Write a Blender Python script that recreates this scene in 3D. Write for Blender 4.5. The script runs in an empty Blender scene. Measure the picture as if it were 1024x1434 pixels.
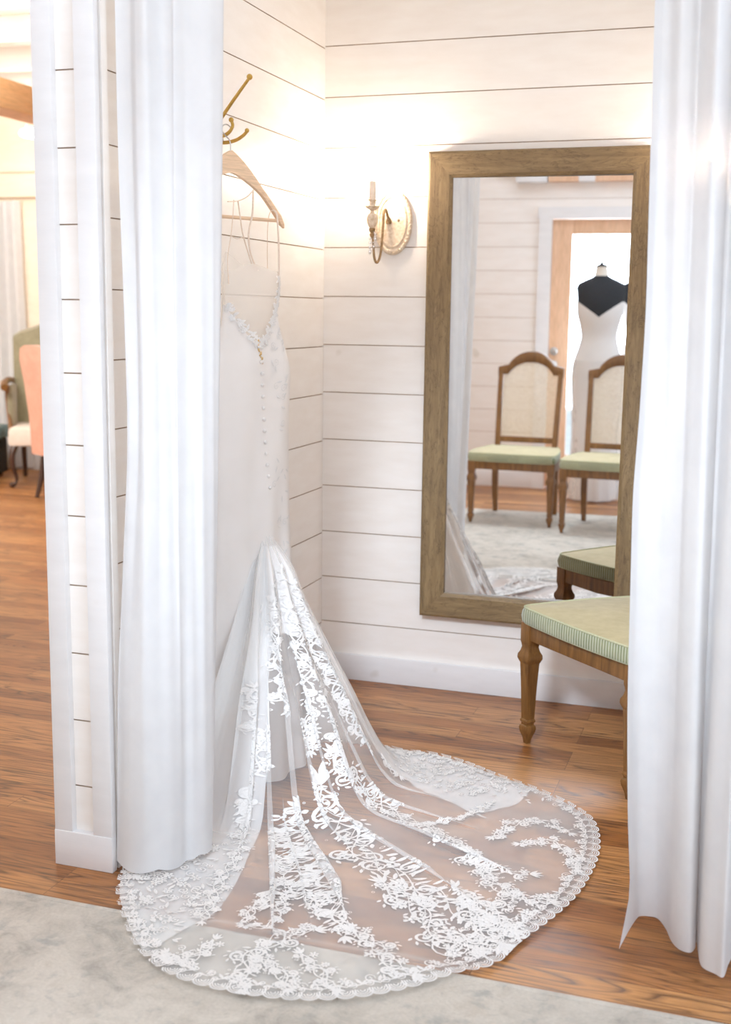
import bpy, bmesh, math, random
from mathutils import Vector, Matrix, Euler
random.seed(11)
sc = bpy.context.scene
COL = sc.collection
PI = math.pi
def S(r, g, b):
    def f(v):
        v /= 255.0
        return v / 12.92 if v <= .04045 else ((v + .055) / 1.055) ** 2.4
    return (f(r), f(g), f(b), 1.0)

# ------------------------------------------------------------------ materials
class NT:
    def __init__(s, name):
        s.m = bpy.data.materials.new(name); s.m.use_nodes = True
        s.t = s.m.node_tree; s.t.nodes.clear()
        s.out = s.t.nodes.new('ShaderNodeOutputMaterial')
    def n(s, typ, **kw):
        nd = s.t.nodes.new('ShaderNode' + typ)
        for k, v in kw.items():
            if k in nd.inputs: s.put(nd.inputs[k], v)
            else: setattr(nd, k, v)
        return nd
    def put(s, sock, v):
        if isinstance(v, bpy.types.NodeSocket): s.t.links.new(v, sock)
        else: sock.default_value = v
    def coord(s, kind='Object', scale=(1, 1, 1), loc=(0, 0, 0), rot=(0, 0, 0)):
        tc = s.n('TexCoord'); mp = s.n('Mapping')
        s.t.links.new(tc.outputs[kind], mp.inputs['Vector'])
        mp.inputs['Scale'].default_value = scale; mp.inputs['Location'].default_value = loc; mp.inputs['Rotation'].default_value = rot
        return mp.outputs[0]
    def noise(s, vec, scale, detail=4, rough=.55, dist=0):
        nd = s.n('TexNoise'); s.put(nd.inputs['Vector'], vec)
        nd.inputs['Scale'].default_value = scale; nd.inputs['Detail'].default_value = detail
        nd.inputs['Roughness'].default_value = rough; nd.inputs['Distortion'].default_value = dist
        return nd.outputs[0]
    def ramp(s, fac, stops, interp='LINEAR'):
        nd = s.n('ValToRGB'); s.put(nd.inputs[0], fac); cr = nd.color_ramp; cr.interpolation = interp
        while len(cr.elements) < len(stops): cr.elements.new(.5)
        for e, (p, c) in zip(cr.elements, stops): e.position = p; e.color = c
        return nd.outputs[0]
    def mix(s, fac, a, b, blend='MIX'):
        nd = s.n('MixRGB', blend_type=blend); s.put(nd.inputs[0], fac); s.put(nd.inputs[1], a); s.put(nd.inputs[2], b)
        return nd.outputs[0]
    def math(s, op, a, b=0.0, c=0.0):
        nd = s.n('Math', operation=op); s.put(nd.inputs[0], a); s.put(nd.inputs[1], b); s.put(nd.inputs[2], c)
        return nd.outputs[0]
    def bump(s, h, strength=.2, dist=.01):
        nd = s.n('Bump'); s.put(nd.inputs['Height'], h); nd.inputs['Strength'].default_value = strength; nd.inputs['Distance'].default_value = dist
        return nd.outputs[0]
    def bsdf(s, col, rough=.5, metal=0.0, normal=None, **kw):
        nd = s.n('BsdfPrincipled'); s.put(nd.inputs['Base Color'], col); s.put(nd.inputs['Roughness'], rough); s.put(nd.inputs['Metallic'], metal)
        if normal is not None: s.put(nd.inputs['Normal'], normal)
        for k, v in kw.items(): s.put(nd.inputs[k.replace('_', ' ')], v)
        return nd.outputs[0]
    def end(s, sh):
        s.t.links.new(sh, s.out.inputs['Surface']); return s.m
def m_plain(name, c1, c2, scale=20, stretch=(1, 1, 1), rough=.5, metal=0.0, bump=.1, detail=5, **kw):
    n = NT(name); v = n.coord(scale=stretch); f = n.noise(v, scale, detail)
    col = n.ramp(f, [(.32, c1), (.68, c2)])
    return n.end(n.bsdf(col, rough, metal, n.bump(f, bump, .004), **kw))
def m_cloth(name, c1, c2, trans=.3, sheer=0.0, weave=500, bump=.15, scale=14):
    n = NT(name); v = n.coord(); f = n.noise(v, scale, 3)
    w = n.noise(v, weave, 2)
    col = n.ramp(f, [(.3, c1), (.7, c2)])
    nb = n.bump(w, bump, .002)
    d = n.n('BsdfDiffuse', Color=col, Normal=nb).outputs[0]; t = n.n('BsdfTranslucent', Color=col, Normal=nb).outputs[0]
    mx = n.n('MixShader'); mx.inputs[0].default_value = trans; n.t.links.new(d, mx.inputs[1]); n.t.links.new(t, mx.inputs[2])
    o = mx.outputs[0]
    if sheer:
        tr = n.n('BsdfTransparent').outputs[0]; m2 = n.n('MixShader')
        k = n.math('MULTIPLY_ADD', n.noise(v, weave * 2, 1), .2 * sheer, sheer * .9)
        n.put(m2.inputs[0], k); n.t.links.new(o, m2.inputs[1]); n.t.links.new(tr, m2.inputs[2]); o = m2.outputs[0]
    return n.end(o)
def m_paint(name, c1, c2, scale=6):
    n = NT(name); v = n.coord(scale=(1, 1, 4)); f = n.noise(v, scale, 5); g = n.noise(n.coord(scale=(3, 3, 40)), 9, 4)
    k = n.noise(n.coord(), 2.3, 2)
    col = n.ramp(f, [(.3, c1), (.7, c2)])
    knot = n.ramp(n.noise(n.coord(), 7, 1), [(.77, (1, 1, 1, 1)), (.82, (.86, .84, .80, 1))])
    col = n.mix(1.0, col, knot, 'MULTIPLY')
    return n.end(n.bsdf(col, .42, 0, n.bump(n.mix(.5, f, g), .12, .004)))
def m_floor():
    n = NT('oak_floor'); v = n.coord()
    br = n.n('TexBrick', offset=.37, offset_frequency=3, squash=1.0)
    n.put(br.inputs['Vector'], v)
    for k, x in dict(Scale=1.0, **{'Mortar Size': .0011, 'Mortar Smooth': .2, 'Bias': 0.0, 'Brick Width': 1.05, 'Row Height': .0825}).items(): br.inputs[k].default_value = x
    br.inputs['Color1'].default_value = (0, 0, 0, 1); br.inputs['Color2'].default_value = (1, 1, 1, 1); br.inputs['Mortar'].default_value = (.5, .5, .5, 1)
    rnd = n.n('SeparateColor'); n.put(rnd.inputs[0], br.outputs[0]); r = rnd.outputs[0]
    sx = n.n('SeparateXYZ'); n.put(sx.inputs[0], v)
    cx = n.n('CombineXYZ'); n.put(cx.inputs[0], n.math('MULTIPLY_ADD', r, 23.0, n.math('MULTIPLY', sx.outputs[0], 1.35)))
    n.put(cx.inputs[1], n.math('MULTIPLY_ADD', r, 9.0, n.math('MULTIPLY', sx.outputs[1], 13.0))); n.put(cx.inputs[2], n.math('MULTIPLY', r, 5.0))
    big = n.noise(cx.outputs[0], 1.0, 2, .45, .35)
    rings = n.math('FRACT', n.math('MULTIPLY', big, 13.0))
    ring = n.ramp(rings, [(0.0, (.0, .0, .0, 1)), (.25, (.75, .75, .75, 1)), (.7, (1, 1, 1, 1)), (.93, (.45, .45, .45, 1)), (1, (0, 0, 0, 1))])
    fine = n.noise(n.coord(scale=(7, 190, 1)), 1.0, 4, .65)
    fine2 = n.ramp(fine, [(.38, (.34, .34, .34, 1)), (.54, (1, 1, 1, 1))])
    patch = n.ramp(n.noise(n.coord(scale=(.8, 5, 1)), 1.7, 2), [(.36, (0, 0, 0, 1)), (.58, (1, 1, 1, 1))])
    base = n.ramp(r, [(0, S(138, 82, 38)), (.35, S(182, 120, 64)), (.7, S(202, 142, 82)), (1, S(162, 102, 52))])
    dark = n.mix(.8, base, S(66, 38, 20))
    k = n.math('MULTIPLY', n.math('SUBTRACT', 1.0, ring), 1.0)
    k = n.math('MULTIPLY', k, n.math('MULTIPLY_ADD', patch, .65, .45))
    col = n.mix(k, base, dark)
    col = n.mix(.55, col, fine2, 'MULTIPLY')
    col = n.mix(n.math('MULTIPLY', br.outputs['Fac'], .7), col, S(70, 38, 18))
    h = n.math('ADD', n.math('MULTIPLY', br.outputs['Fac'], -1.0), n.math('MULTIPLY', fine, .25))
    return n.end(n.bsdf(col, .38, 0, n.bump(h, .12, .003), Specular_IOR_Level=.32))
def m_wood(name, c1, c2, c3, axis=2, scale=1.0, rough=.45, crack=0.0):
    st = [9, 9, 9]; st[axis] = .7
    n = NT(name); v = n.coord(scale=tuple(a * scale for a in st))
    f = n.noise(v, 3.2, 6, .65, .6); g = n.noise(v, 22, 3, .6)
    col = n.ramp(f, [(.25, c1), (.5, c2), (.75, c3)])
    col = n.mix(.35, col, n.ramp(g, [(.35, (.45, .42, .38, 1)), (.6, (1, 1, 1, 1))]), 'MULTIPLY')
    if crack:
        st2 = [5, 5, 5]; st2[axis] = 1.1
        c = n.noise(n.coord(scale=tuple(a * scale for a in st2)), 2.6, 8, .7, 1.2)
        line = n.ramp(c, [(.485, (1, 1, 1, 1)), (.497, (.28, .22, .16, 1)), (.503, (.28, .22, .16, 1)), (.515, (1, 1, 1, 1))])
        col = n.mix(crack, col, line, 'MULTIPLY')
    return n.end(n.bsdf(col, rough, 0, n.bump(n.mix(.5, f, g), .18, .003)))
def m_emit(name, c, st):
    n = NT(name); f = n.noise(n.coord(), 40, 1)
    col = n.mix(n.math('MULTIPLY', f, .1), c, (1, 1, 1, 1))
    e = n.n('Emission', Strength=st); n.put(e.inputs['Color'], col)
    return n.end(e.outputs[0])
def m_tulle(name, opac, col=(.975, .97, .965, 1), trans=.2):
    n = NT(name); v = n.coord(); f = n.noise(v, 5, 3)
    a = n.math('MULTIPLY_ADD', f, .10, opac - .05)
    ge = n.n('NewGeometry'); dt = n.n('VectorMath', operation='DOT_PRODUCT')
    n.t.links.new(ge.outputs['Incoming'], dt.inputs[0]); n.t.links.new(ge.outputs['Normal'], dt.inputs[1])
    cs = n.math('MAXIMUM', n.math('ABSOLUTE', dt.outputs['Value']), .18)     # threads close up at a slant
    k = n.math('SUBTRACT', 1.0, n.math('POWER', n.math('SUBTRACT', 1.0, a), n.math('DIVIDE', 1.0, cs)))
    d = n.n('BsdfDiffuse', Color=col).outputs[0]; t = n.n('BsdfTranslucent', Color=col).outputs[0]
    mx = n.n('MixShader'); mx.inputs[0].default_value = trans; n.t.links.new(d, mx.inputs[1]); n.t.links.new(t, mx.inputs[2])
    tr = n.n('BsdfTransparent').outputs[0]; m2 = n.n('MixShader'); n.put(m2.inputs[0], k)
    n.t.links.new(tr, m2.inputs[1]); n.t.links.new(mx.outputs[0], m2.inputs[2])
    return n.end(m2.outputs[0])
def m_rug():
    n = NT('distressed_rug'); v = n.coord()
    a = n.noise(v, 3.2, 6, .62, .5); b = n.noise(v, 11, 6, .7, .8); c = n.noise(v, 130, 3, .6); e = n.noise(v, 26, 3, .6, .4)
    vo = n.n('TexVoronoi', feature='SMOOTH_F1'); n.put(vo.inputs['Vector'], n.coord(loc=(3, 1, 0))); vo.inputs['Scale'].default_value = 7.5
    col = n.ramp(n.mix(.5, a, b), [(.36, S(158, 152, 143)), (.47, S(192, 184, 172)), (.56, S(206, 198, 186)), (.68, S(186, 175, 160))])
    blot = n.math('MULTIPLY', n.ramp(vo.outputs[0], [(.16, (1, 1, 1, 1)), (.36, (0, 0, 0, 1))]), n.ramp(e, [(.45, (0, 0, 0, 1)), (.6, (1, 1, 1, 1))]))
    col = n.mix(n.math('MULTIPLY', blot, .6), col, S(150, 150, 146))
    col = n.mix(n.math('MULTIPLY', n.ramp(e, [(.58, (0, 0, 0, 1)), (.7, (1, 1, 1, 1))]), .45), col, S(162, 160, 154))
    col = n.mix(.3, col, n.ramp(c, [(.3, (.6, .6, .6, 1)), (.7, (1, 1, 1, 1))]), 'MULTIPLY')
    return n.end(n.bsdf(col, .95, 0, n.bump(c, .5, .004), Specular_IOR_Level=.1))
def m_velvet(name, c1, c2, stripes=False):
    n = NT(name); v = n.coord(); f = n.noise(v, 30, 5, .6); g = n.noise(n.coord(scale=(1, 1, 1)), 5, 3, .6, 1.0)
    col = n.ramp(n.mix(.6, f, g), [(.35, c1), (.65, c2)])
    h = f
    if stripes:
        sx = n.n('SeparateXYZ'); n.put(sx.inputs[0], v)
        st = n.math('SINE', n.math('MULTIPLY', n.math('ADD', sx.outputs[0], sx.outputs[1]), 520.0))
        st = n.math('MULTIPLY_ADD', st, .5, .5)
        col = n.mix(n.math('MULTIPLY', st, .5), col, S(226, 226, 205)); h = st
    return n.end(n.bsdf(col, .85, 0, n.bump(h, .3, .003), Sheen_Weight=.35, Specular_IOR_Level=.15))
def m_cane():
    n = NT('woven_cane'); v = n.coord(); sx = n.n('SeparateXYZ'); n.put(sx.inputs[0], v)
    def band(o, fr): return n.math('MULTIPLY_ADD', n.math('SINE', n.math('MULTIPLY', o, fr)), .5, .5)
    hx = n.math('GREATER_THAN', band(sx.outputs[0], 560.0), .80); hz = n.math('GREATER_THAN', band(sx.outputs[2], 560.0), .60)
    hd = n.math('GREATER_THAN', band(n.math('ADD', sx.outputs[0], sx.outputs[2]), 400.0), .93)
    k = n.math('MAXIMUM', n.math('MAXIMUM', hx, hz), hd)
    b = n.bsdf(n.ramp(n.noise(v, 60, 3), [(.3, S(206, 188, 158)), (.7, S(228, 214, 190))]), .6)
    tr = n.n('BsdfTransparent').outputs[0]; m = n.n('MixShader'); n.put(m.inputs[0], k); n.t.links.new(tr, m.inputs[1]); n.t.links.new(b, m.inputs[2])
    return n.end(m.outputs[0])
def m_glass(name, clear=.9):
    n = NT(name); f = n.noise(n.coord(), 3, 2)
    g = n.n('BsdfGlossy', Roughness=.02).outputs[0]; tr = n.n('BsdfTransparent').outputs[0]; m = n.n('MixShader')
    n.put(m.inputs[0], n.math('MULTIPLY_ADD', f, .04, 1 - clear)); n.t.links.new(tr, m.inputs[1]); n.t.links.new(g, m.inputs[2])
    return n.end(m.outputs[0])
def m_mirror():
    n = NT('mirror_silver'); f = n.noise(n.coord(), 2, 2)
    col = n.ramp(f, [(0, (.93, .935, .925, 1)), (1, (.95, .95, .945, 1))])
    return n.end(n.bsdf(col, 0.0, 1.0))

M = dict(
    board=m_paint('warm_tinted_board_paint', S(243, 235, 227), S(249, 243, 237)),  # white paint with the sconce's warm cast tinted into the colour
    trim=m_paint('white_trim_paint', S(229, 227, 227), S(236, 234, 234)),
    groove=m_plain('board_gap_wood_shadow', S(178, 150, 124), S(200, 174, 148), 30, rough=.9),  # wood showing in the gaps, the gap shadow included in its brown
    floor=m_floor(), rug=m_rug(),
    ceil=m_paint('ceiling_paint', S(238, 234, 226), S(245, 241, 234)),
    farwall=m_paint('warm_wall_paint', S(240, 222, 196), S(246, 230, 206)),
    curtain=m_cloth('white_cotton_curtain', S(224, 224, 226), S(231, 231, 232), .20, .045, 420, .12),
    satin=m_cloth('ivory_satin', S(242, 237, 233), S(248, 244, 241), .2, 0, 300, .05, 6),
    sheerback=m_tulle('sheer_bodice_tulle', .36, (.92, .85, .77, 1)),
    lining=m_tulle('dense_tulle_layers', .88, trans=.42),
    tulle=m_tulle('fine_tulle', .155),
    lace=m_plain('white_lace_thread', S(222, 219, 216), S(234, 231, 228), 260, rough=.75, bump=.3),
    strap=m_plain('blush_strap_fabric', S(230, 208, 186), S(240, 222, 204), 200, rough=.6),
    gold=m_plain('gold_beading', S(205, 165, 100), S(235, 205, 150), 300, rough=.3, metal=.7),
    brass=m_plain('antique_brass', S(176, 134, 52), S(206, 168, 84), 60, rough=.33, metal=.85, bump=.15),
    steel=m_plain('grey_wire', S(170, 165, 160), S(200, 196, 190), 60, rough=.3, metal=.8),
    hanger=m_wood('light_beech', S(232, 190, 148), S(240, 204, 166), S(246, 214, 178), 0, 1.0, .4),
    oak=m_wood('walnut_stained_oak', S(80, 50, 22), S(118, 78, 36), S(150, 104, 54), 2, 1.4, .38),
    seat_top=m_velvet('sage_gold_velvet', S(172, 158, 108), S(200, 188, 142)),
    seat_side=m_velvet('ribbed_sage_velvet', S(98, 108, 66), S(136, 142, 98), True),
    piping=m_plain('sage_piping', S(176, 180, 140), S(200, 200, 164), 200, rough=.8),
    cane=m_cane(),
    framev=m_wood('weathered_frame_upright', S(98, 76, 46), S(128, 103, 65), S(146, 121, 81), 2, 2.0, .6, .7),
    frameh=m_wood('weathered_frame_rail', S(98, 76, 46), S(128, 103, 65), S(146, 121, 81), 0, 2.0, .6, .7),
    mirror=m_mirror(), mirror_back=m_plain('brown_backing', S(120, 96, 70), S(140, 112, 84), 12),
    sconce=m_plain('distressed_cream_gilt', S(206, 178, 140), S(244, 228, 206), 90, rough=.5, metal=.1, bump=.3),
    sconce_dark=m_plain('aged_gilt_arm', S(120, 92, 58), S(176, 142, 98), 80, rough=.4, metal=.55),
    candle=m_plain('cream_candle_sleeve', S(250, 230, 206), S(252, 238, 218), 50, rough=.6),
    bulb=m_emit('warm_bulb', (1.0, .76, .52, 1), 880.0),
    bulb_dim=m_emit('dim_bulb', (1.0, .76, .52, 1), 620.0),
    crystal=m_glass('cut_crystal', .55),
    doorwood=m_wood('honey_fir', S(222, 172, 132), S(232, 186, 148), S(240, 198, 162), 2, .8, .4),
    glass=m_glass('clear_pane', .94),
    black=m_plain('black_jersey', S(20, 22, 26), S(32, 34, 38), 200, rough=.9),
    cream=m_plain('cream_neck_fabric', S(214, 204, 188), S(230, 222, 208), 90, rough=.8),
    greenup=m_velvet('grey_green_upholstery', S(128, 122, 96), S(152, 146, 118)),
    coral=m_velvet('coral_upholstery', S(206, 142, 114), S(222, 160, 132)),
    striped=m_velvet('cream_striped_upholstery', S(228, 214, 198), S(240, 228, 214)),
    beamwood=m_wood('orange_fir_beam', S(236, 172, 110), S(244, 186, 126), S(248, 198, 140), 1, .8, .5),
    darkwood=m_wood('dark_mahogany', S(44, 26, 20), S(60, 38, 28), S(78, 52, 40), 2, 1.0, .35),
    charcoal=m_plain('charcoal_upholstery', S(30, 32, 34), S(46, 48, 50), 60, rough=.8),
    teal=m_plain('grey_teal_cloth', S(88, 108, 112), S(118, 138, 140), 40, rough=.9),
    lampglow=m_emit('lamp_glow', (1.0, .93, .82, 1), 30.0),
    outside=m_plain('pale_patio', S(196, 198, 196), S(216, 218, 214), 6, rough=.9),
)

# ------------------------------------------------------------------ mesh helpers
class MB:
    def __init__(s): s.v = []; s.f = []; s.mi = []
    def add(s, vs, fs, mi=0):
        b = len(s.v); s.v += [tuple(v) for v in vs]; s.f += [tuple(b + i for i in f) for f in fs]; s.mi += [mi] * len(fs); return s
    def box(s, x0, x1, y0, y1, z0, z1, mi=0, bev=0.0):
        if bev <= 0:
            vs = [(x, y, z) for z in (z0, z1) for y in (y0, y1) for x in (x0, x1)]
            return s.add(vs, [(0, 2, 3, 1), (4, 5, 7, 6), (0, 1, 5, 4), (2, 6, 7, 3), (0, 4, 6, 2), (1, 3, 7, 5)], mi)
        bm = bmesh.new(); bmesh.ops.create_cube(bm, size=1)
        for v in bm.verts: v.co = ((x0 + x1) / 2 + v.co.x * (x1 - x0), (y0 + y1) / 2 + v.co.y * (y1 - y0), (z0 + z1) / 2 + v.co.z * (z1 - z0))
        bmesh.ops.bevel(bm, geom=list(bm.edges), offset=bev, segments=2, profile=.6, affect='EDGES')
        bm.verts.index_update()
        s.add([v.co[:] for v in bm.verts], [[v.index for v in f.verts] for f in bm.faces], mi); bm.free(); return s
    def loft(s, loops, closed=True, caps=True, mi=0):
        n = len(loops[0]); vs = [p for l in loops for p in l]; fs = []
        for i in range(len(loops) - 1):
            for j in range(n if closed else n - 1):
                a = i * n + j; b = i * n + (j + 1) % n
                fs.append((a, b, b + n, a + n))
        if caps and closed:
            fs.append(tuple(reversed(range(n)))); fs.append(tuple((len(loops) - 1) * n + j for j in range(n)))
        return s.add(vs, fs, mi)
    def lathe(s, prof, n=24, c=(0, 0, 0), mi=0, sx=1.0, sy=1.0, rot=0.0, caps=True):
        loops = [[(c[0] + r * sx * math.cos(rot + 2 * PI * k / n), c[1] + r * sy * math.sin(rot + 2 * PI * k / n), c[2] + z) for k in range(n)] for z, r in prof]
        return s.loft(loops, True, caps, mi)
    def tube(s, pts, r, n=8, mi=0, caps=True, flat=1.0):
        pts = [Vector(p) for p in pts]; loops = []
        up = Vector((0, 0, 1)); prev = None
        for i, p in enumerate(pts):
            t = (pts[min(i + 1, len(pts) - 1)] - pts[max(i - 1, 0)]).normalized()
            if prev is None:
                a = t.cross(up)
                if a.length < .05: a = t.cross(Vector((1, 0, 0)))
                a.normalize()
            else:
                a = (prev - t * prev.dot(t)).normalized()
            prev = a; b = t.cross(a)
            rr = r[i] if isinstance(r, (list, tuple)) else r
            loops.append([p + rr * (math.cos(2 * PI * k / n) * a + flat * math.sin(2 * PI * k / n) * b) for k in range(n)])
        return s.loft(loops, True, caps, mi)
    def ball(s, c, r, n=12, mi=0, sz=1.0):
        m = max(5, n // 2 + 1)
        prof = [(-math.cos(PI * k / m) * r * sz, max(1e-4, math.sin(PI * k / m) * r)) for k in range(m + 1)]
        return s.lathe(prof, n, c, mi)
    def grid(s, fn, nu, nv, mi=0, flip=False):
        vs = [fn(i / nu, j / nv) for j in range(nv + 1) for i in range(nu + 1)]; fs = []
        for j in range(nv):
            for i in range(nu):
                a = j * (nu + 1) + i; q = (a, a + 1, a + nu + 2, a + nu + 1)
                fs.append(tuple(reversed(q)) if flip else q)
        return s.add(vs, fs, mi)
    def obj(s, name, mats, parent=None, smooth=True, angle=35):
        me = bpy.data.meshes.new(name); me.from_pydata(s.v, [], s.f); me.update()
        o = bpy.data.objects.new(name, me); COL.objects.link(o)
        for m in (mats if isinstance(mats, (list, tuple)) else [mats]): me.materials.append(M[m])
        if any(s.mi): me.polygons.foreach_set('material_index', s.mi)
        if smooth:
            me.polygons.foreach_set('use_smooth', [True] * len(me.polygons))
            try: me.set_sharp_from_angle(angle=math.radians(angle))
            except Exception: pass
        if parent is not None: o.parent = parent
        return o
def spline(pts, n=8):
    out = []
    P = [Vector(p) for p in pts]
    for i in range(len(P) - 1):
        p0 = P[max(i - 1, 0)]; p1 = P[i]; p2 = P[i + 1]; p3 = P[min(i + 2, len(P) - 1)]
        for k in range(n):
            t = k / n
            out.append(.5 * ((2 * p1) + (p2 - p0) * t + (2 * p0 - 5 * p1 + 4 * p2 - p3) * t * t + (3 * p1 - p0 - 3 * p2 + p3) * t ** 3))
    out.append(P[-1]); return out
def tag(o, label=None, cat=None, group=None, kind=None):
    if label: o['label'] = label
    if cat: o['category'] = cat
    if group: o['group'] = group
    if kind: o['kind'] = kind
    return o
def thing(name, label, cat, loc=(0, 0, 0), rz=0.0, group=None):
    o = bpy.data.objects.new(name, None); COL.objects.link(o); o.empty_display_size = .1
    o.location = loc; o.rotation_euler = (0, 0, rz)
    return tag(o, label, cat, group)
def struct(o): o['kind'] = 'structure'; return o
def copy_tree(o, parent=None):
    c = o.copy(); COL.objects.link(c)
    if parent is not None: c.parent = parent
    for ch in list(o.children): copy_tree(ch, c)
    return c
# ---- shape of the gown's train: ribs fanning from the knees down onto the floor (theta in degrees, s in metres) ----
AX, AY = 0.20, -1.02
def lerp_tab(tab, x):
    if x <= tab[0][0]: return tab[0][1]
    for (x0, y0), (x1, y1) in zip(tab, tab[1:]):
        if x <= x1:
            t = (x - x0) / (x1 - x0)
            return y0 + (y1 - y0) * t
    return tab[-1][1]
def smooth_tab(tab, x):
    # monotone-ish catmull-rom through the table
    n = len(tab)
    if x <= tab[0][0]: return tab[0][1]
    if x >= tab[-1][0]: return tab[-1][1]
    for i in range(n - 1):
        if x <= tab[i + 1][0]: break
    x0, y0 = tab[i]; x1, y1 = tab[i + 1]
    h = x1 - x0; t = (x - x0) / h
    def sl(j):
        if j <= 0 or j >= n - 1:
            k = 0 if j <= 0 else n - 2
            return (tab[k + 1][1] - tab[k][1]) / (tab[k + 1][0] - tab[k][0])
        a = (tab[j][1] - tab[j - 1][1]) / (tab[j][0] - tab[j - 1][0])
        b = (tab[j + 1][1] - tab[j][1]) / (tab[j + 1][0] - tab[j][0])
        if a * b <= 0: return 0.0
        return 2 * a * b / (a + b)
    m0, m1 = sl(i) * h, sl(i + 1) * h
    return ((2*t**3 - 3*t*t + 1) * y0 + (t**3 - 2*t*t + t) * m0 + (-2*t**3 + 3*t*t) * y1 + (t**3 - t*t) * m1)
HEM = [(-125, .42), (-110, .54), (-100, .625), (-94.1, .778), (-87.3, .927), (-80.9, 1.074), (-76.5, 1.147), (-71.7, 1.194), (-67.5, 1.221),
       (-62.8, 1.246), (-58.2, 1.255), (-54, 1.25), (-48.3, 1.229), (-43.1, 1.219), (-38.2, 1.175), (-33.2, 1.149), (-25.9, 1.117),
       (-18.5, 1.082), (-9.4, 1.04), (.3, .982), (5.3, .918), (10.4, .834), (18.4, .713), (28.9, .624), (38.4, .538), (43, .481), (48, .44), (60, .37), (75, .31), (95, .26), (120, .22)]
PROF = [(0, .79), (.015, .752), (.03, .722), (.05, .692), (.076, .64), (.11, .54), (.18, .40), (.25, .275), (.32, .14), (.37, .062), (.42, .022), (.48, .010), (.6, .008), (3, .008)]
FOLDS = [(-66, .10, 1.05, .016, .030), (-60.5, .25, 1.0, .010, .016), (-55.5, .12, .98, .026, .040), (-45, .2, .62, .012, .022), (-36.5, .1, 1.0, .014, .022), (-26, .15, 1.0, .014, .022),
         (-14, .2, .75, .012, .020), (-3, .1, .6, .016, .03), (9, .1, .5, .014, .024), (-74, .1, .62, .018, .03), (-84, .1, .45, .02, .03)]
def hem(th): return smooth_tab(HEM, th)
def surf(th, s, off=0.0):
    k = max(1.0, .44 / hem(th)) if th > 46 else 1.0      # the short back edge drops to the floor too
    z = smooth_tab(PROF, s * k)
    steep = max(0.0, min(1.0, (.45 - s * k) / .3))
    dl = 0.0; dz = 0.0
    for t0, s0, s1, w, amp in FOLDS:
        d = (th - t0) * 0.0174533 * max(s, .06)      # lateral metres from the fold line
        ww = w * (1 + .25 * math.sin(9 * s + t0)) * (0.45 + 0.55 * min(1, s / .4))
        if abs(d) > 4 * ww: continue
        e = max(0.0, min(1.0, (s - s0) / .12)) * max(0.0, min(1.0, (s1 - s) / .2))
        g = math.exp(-(d / ww) ** 2)
        dz += e * amp * .55 * g
        dl += e * ww * 2.3 * g * (d / ww) * -1.0      # draws the cloth in so the fold doubles over itself
        dl += e * ww * .7 * g
    fl = max(0.0, min(1.0, (s - .3) / .2))
    dz += fl * .004 * (1 + math.sin(th * .31 + s * 5.0)) * (0.6 + .4 * math.sin(s * 17 + th * .11))
    edge = max(0.0, min(1.0, (hem(th) - s) / .06))
    dz *= .25 + .75 * edge
    c, sn = math.cos(math.radians(th)), math.sin(math.radians(th))
    rr = s + steep * (.018 * math.sin(th * .23 + 1.0) * min(1, s / .12) + dz * .9)
    x = AX + rr * c - dl * sn
    y = AY + rr * sn + dl * c
    rug = max(0.0, min(1.0, (-1.885 - y) / .03)) * .008
    return (x, y, z + rug + (1 - steep) * dz + off)

# ------------------------------------------------------------------ the room
GZ = [.219 + .175 * k for k in range(-1, 18)]
def board_wall(name, P, l0, l1, z0, z1, grooves, thick, mats=('board', 'groove'), holes=()):
    # P(l, d, z) -> world; d is out of the wall into the room; real gaps between the boards
    mb = MB()
    def strip(a, b, za, zb):
        prof = [(0, za)]
        for g in grooves:
            if za + .01 < g < zb - .01: prof += [(0, g - .0017), (-.006, g - .0017), (-.006, g + .0017), (0, g + .0017)]
        prof.append((0, zb))
        for (d0, y0), (d1, y1) in zip(prof, prof[1:]):
            mb.add([P(a, d0, y0), P(b, d0, y0), P(b, d1, y1), P(a, d1, y1)], [(0, 1, 2, 3)], 1 if (d0 or d1) else 0)
        vs = [P(l, d, z) for z in (za, zb) for l in (a, b) for d in (0, -thick)]
        mb.add(vs, [(1, 3, 7, 5), (0, 1, 5, 4), (2, 6, 7, 3), (0, 2, 3, 1), (4, 5, 7, 6)], 0)
    if not holes: strip(l0, l1, z0, z1)
    for (a, b, zb) in holes:
        strip(l0, a, z0, z1); strip(b, l1, z0, z1); strip(a, b, zb, z1)
    return struct(mb.obj(name, mats, smooth=False))
CZ = 3.35
struct(MB().box(-6.6, 4.3, -5.2, 4.9, -.06, 0).obj('floor', 'floor', smooth=False))
struct(MB().box(-6.6, 4.3, -5.2, 4.9, CZ, CZ + .06).obj('ceiling', 'ceil', smooth=False))
struct(MB().box(.0, 1.8, -1.685, 0, 2.76, 2.8).obj('ceiling_alcove', 'ceil', smooth=False))
board_wall('wall_back', lambda l, d, z: (l, -d, z), -.063, 1.9, 0, CZ, GZ, .10)
board_wall('wall_left', lambda l, d, z: (d, l, z), -1.685, -.0005, 0, CZ, [g - .008 for g in GZ], .063)
board_wall('wall_right', lambda l, d, z: (1.8 - d, l, z), -1.685, -.0005, 0, CZ, GZ, .063)
struct(MB().box(-.1, 1.9, -1.743, -1.685, 2.47, CZ).obj('trim_header', 'trim', smooth=False))
struct(MB().box(1.76, 1.9, -1.743, -1.686, 0, 2.47).obj('trim_right_jamb', 'trim', smooth=False))
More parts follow.
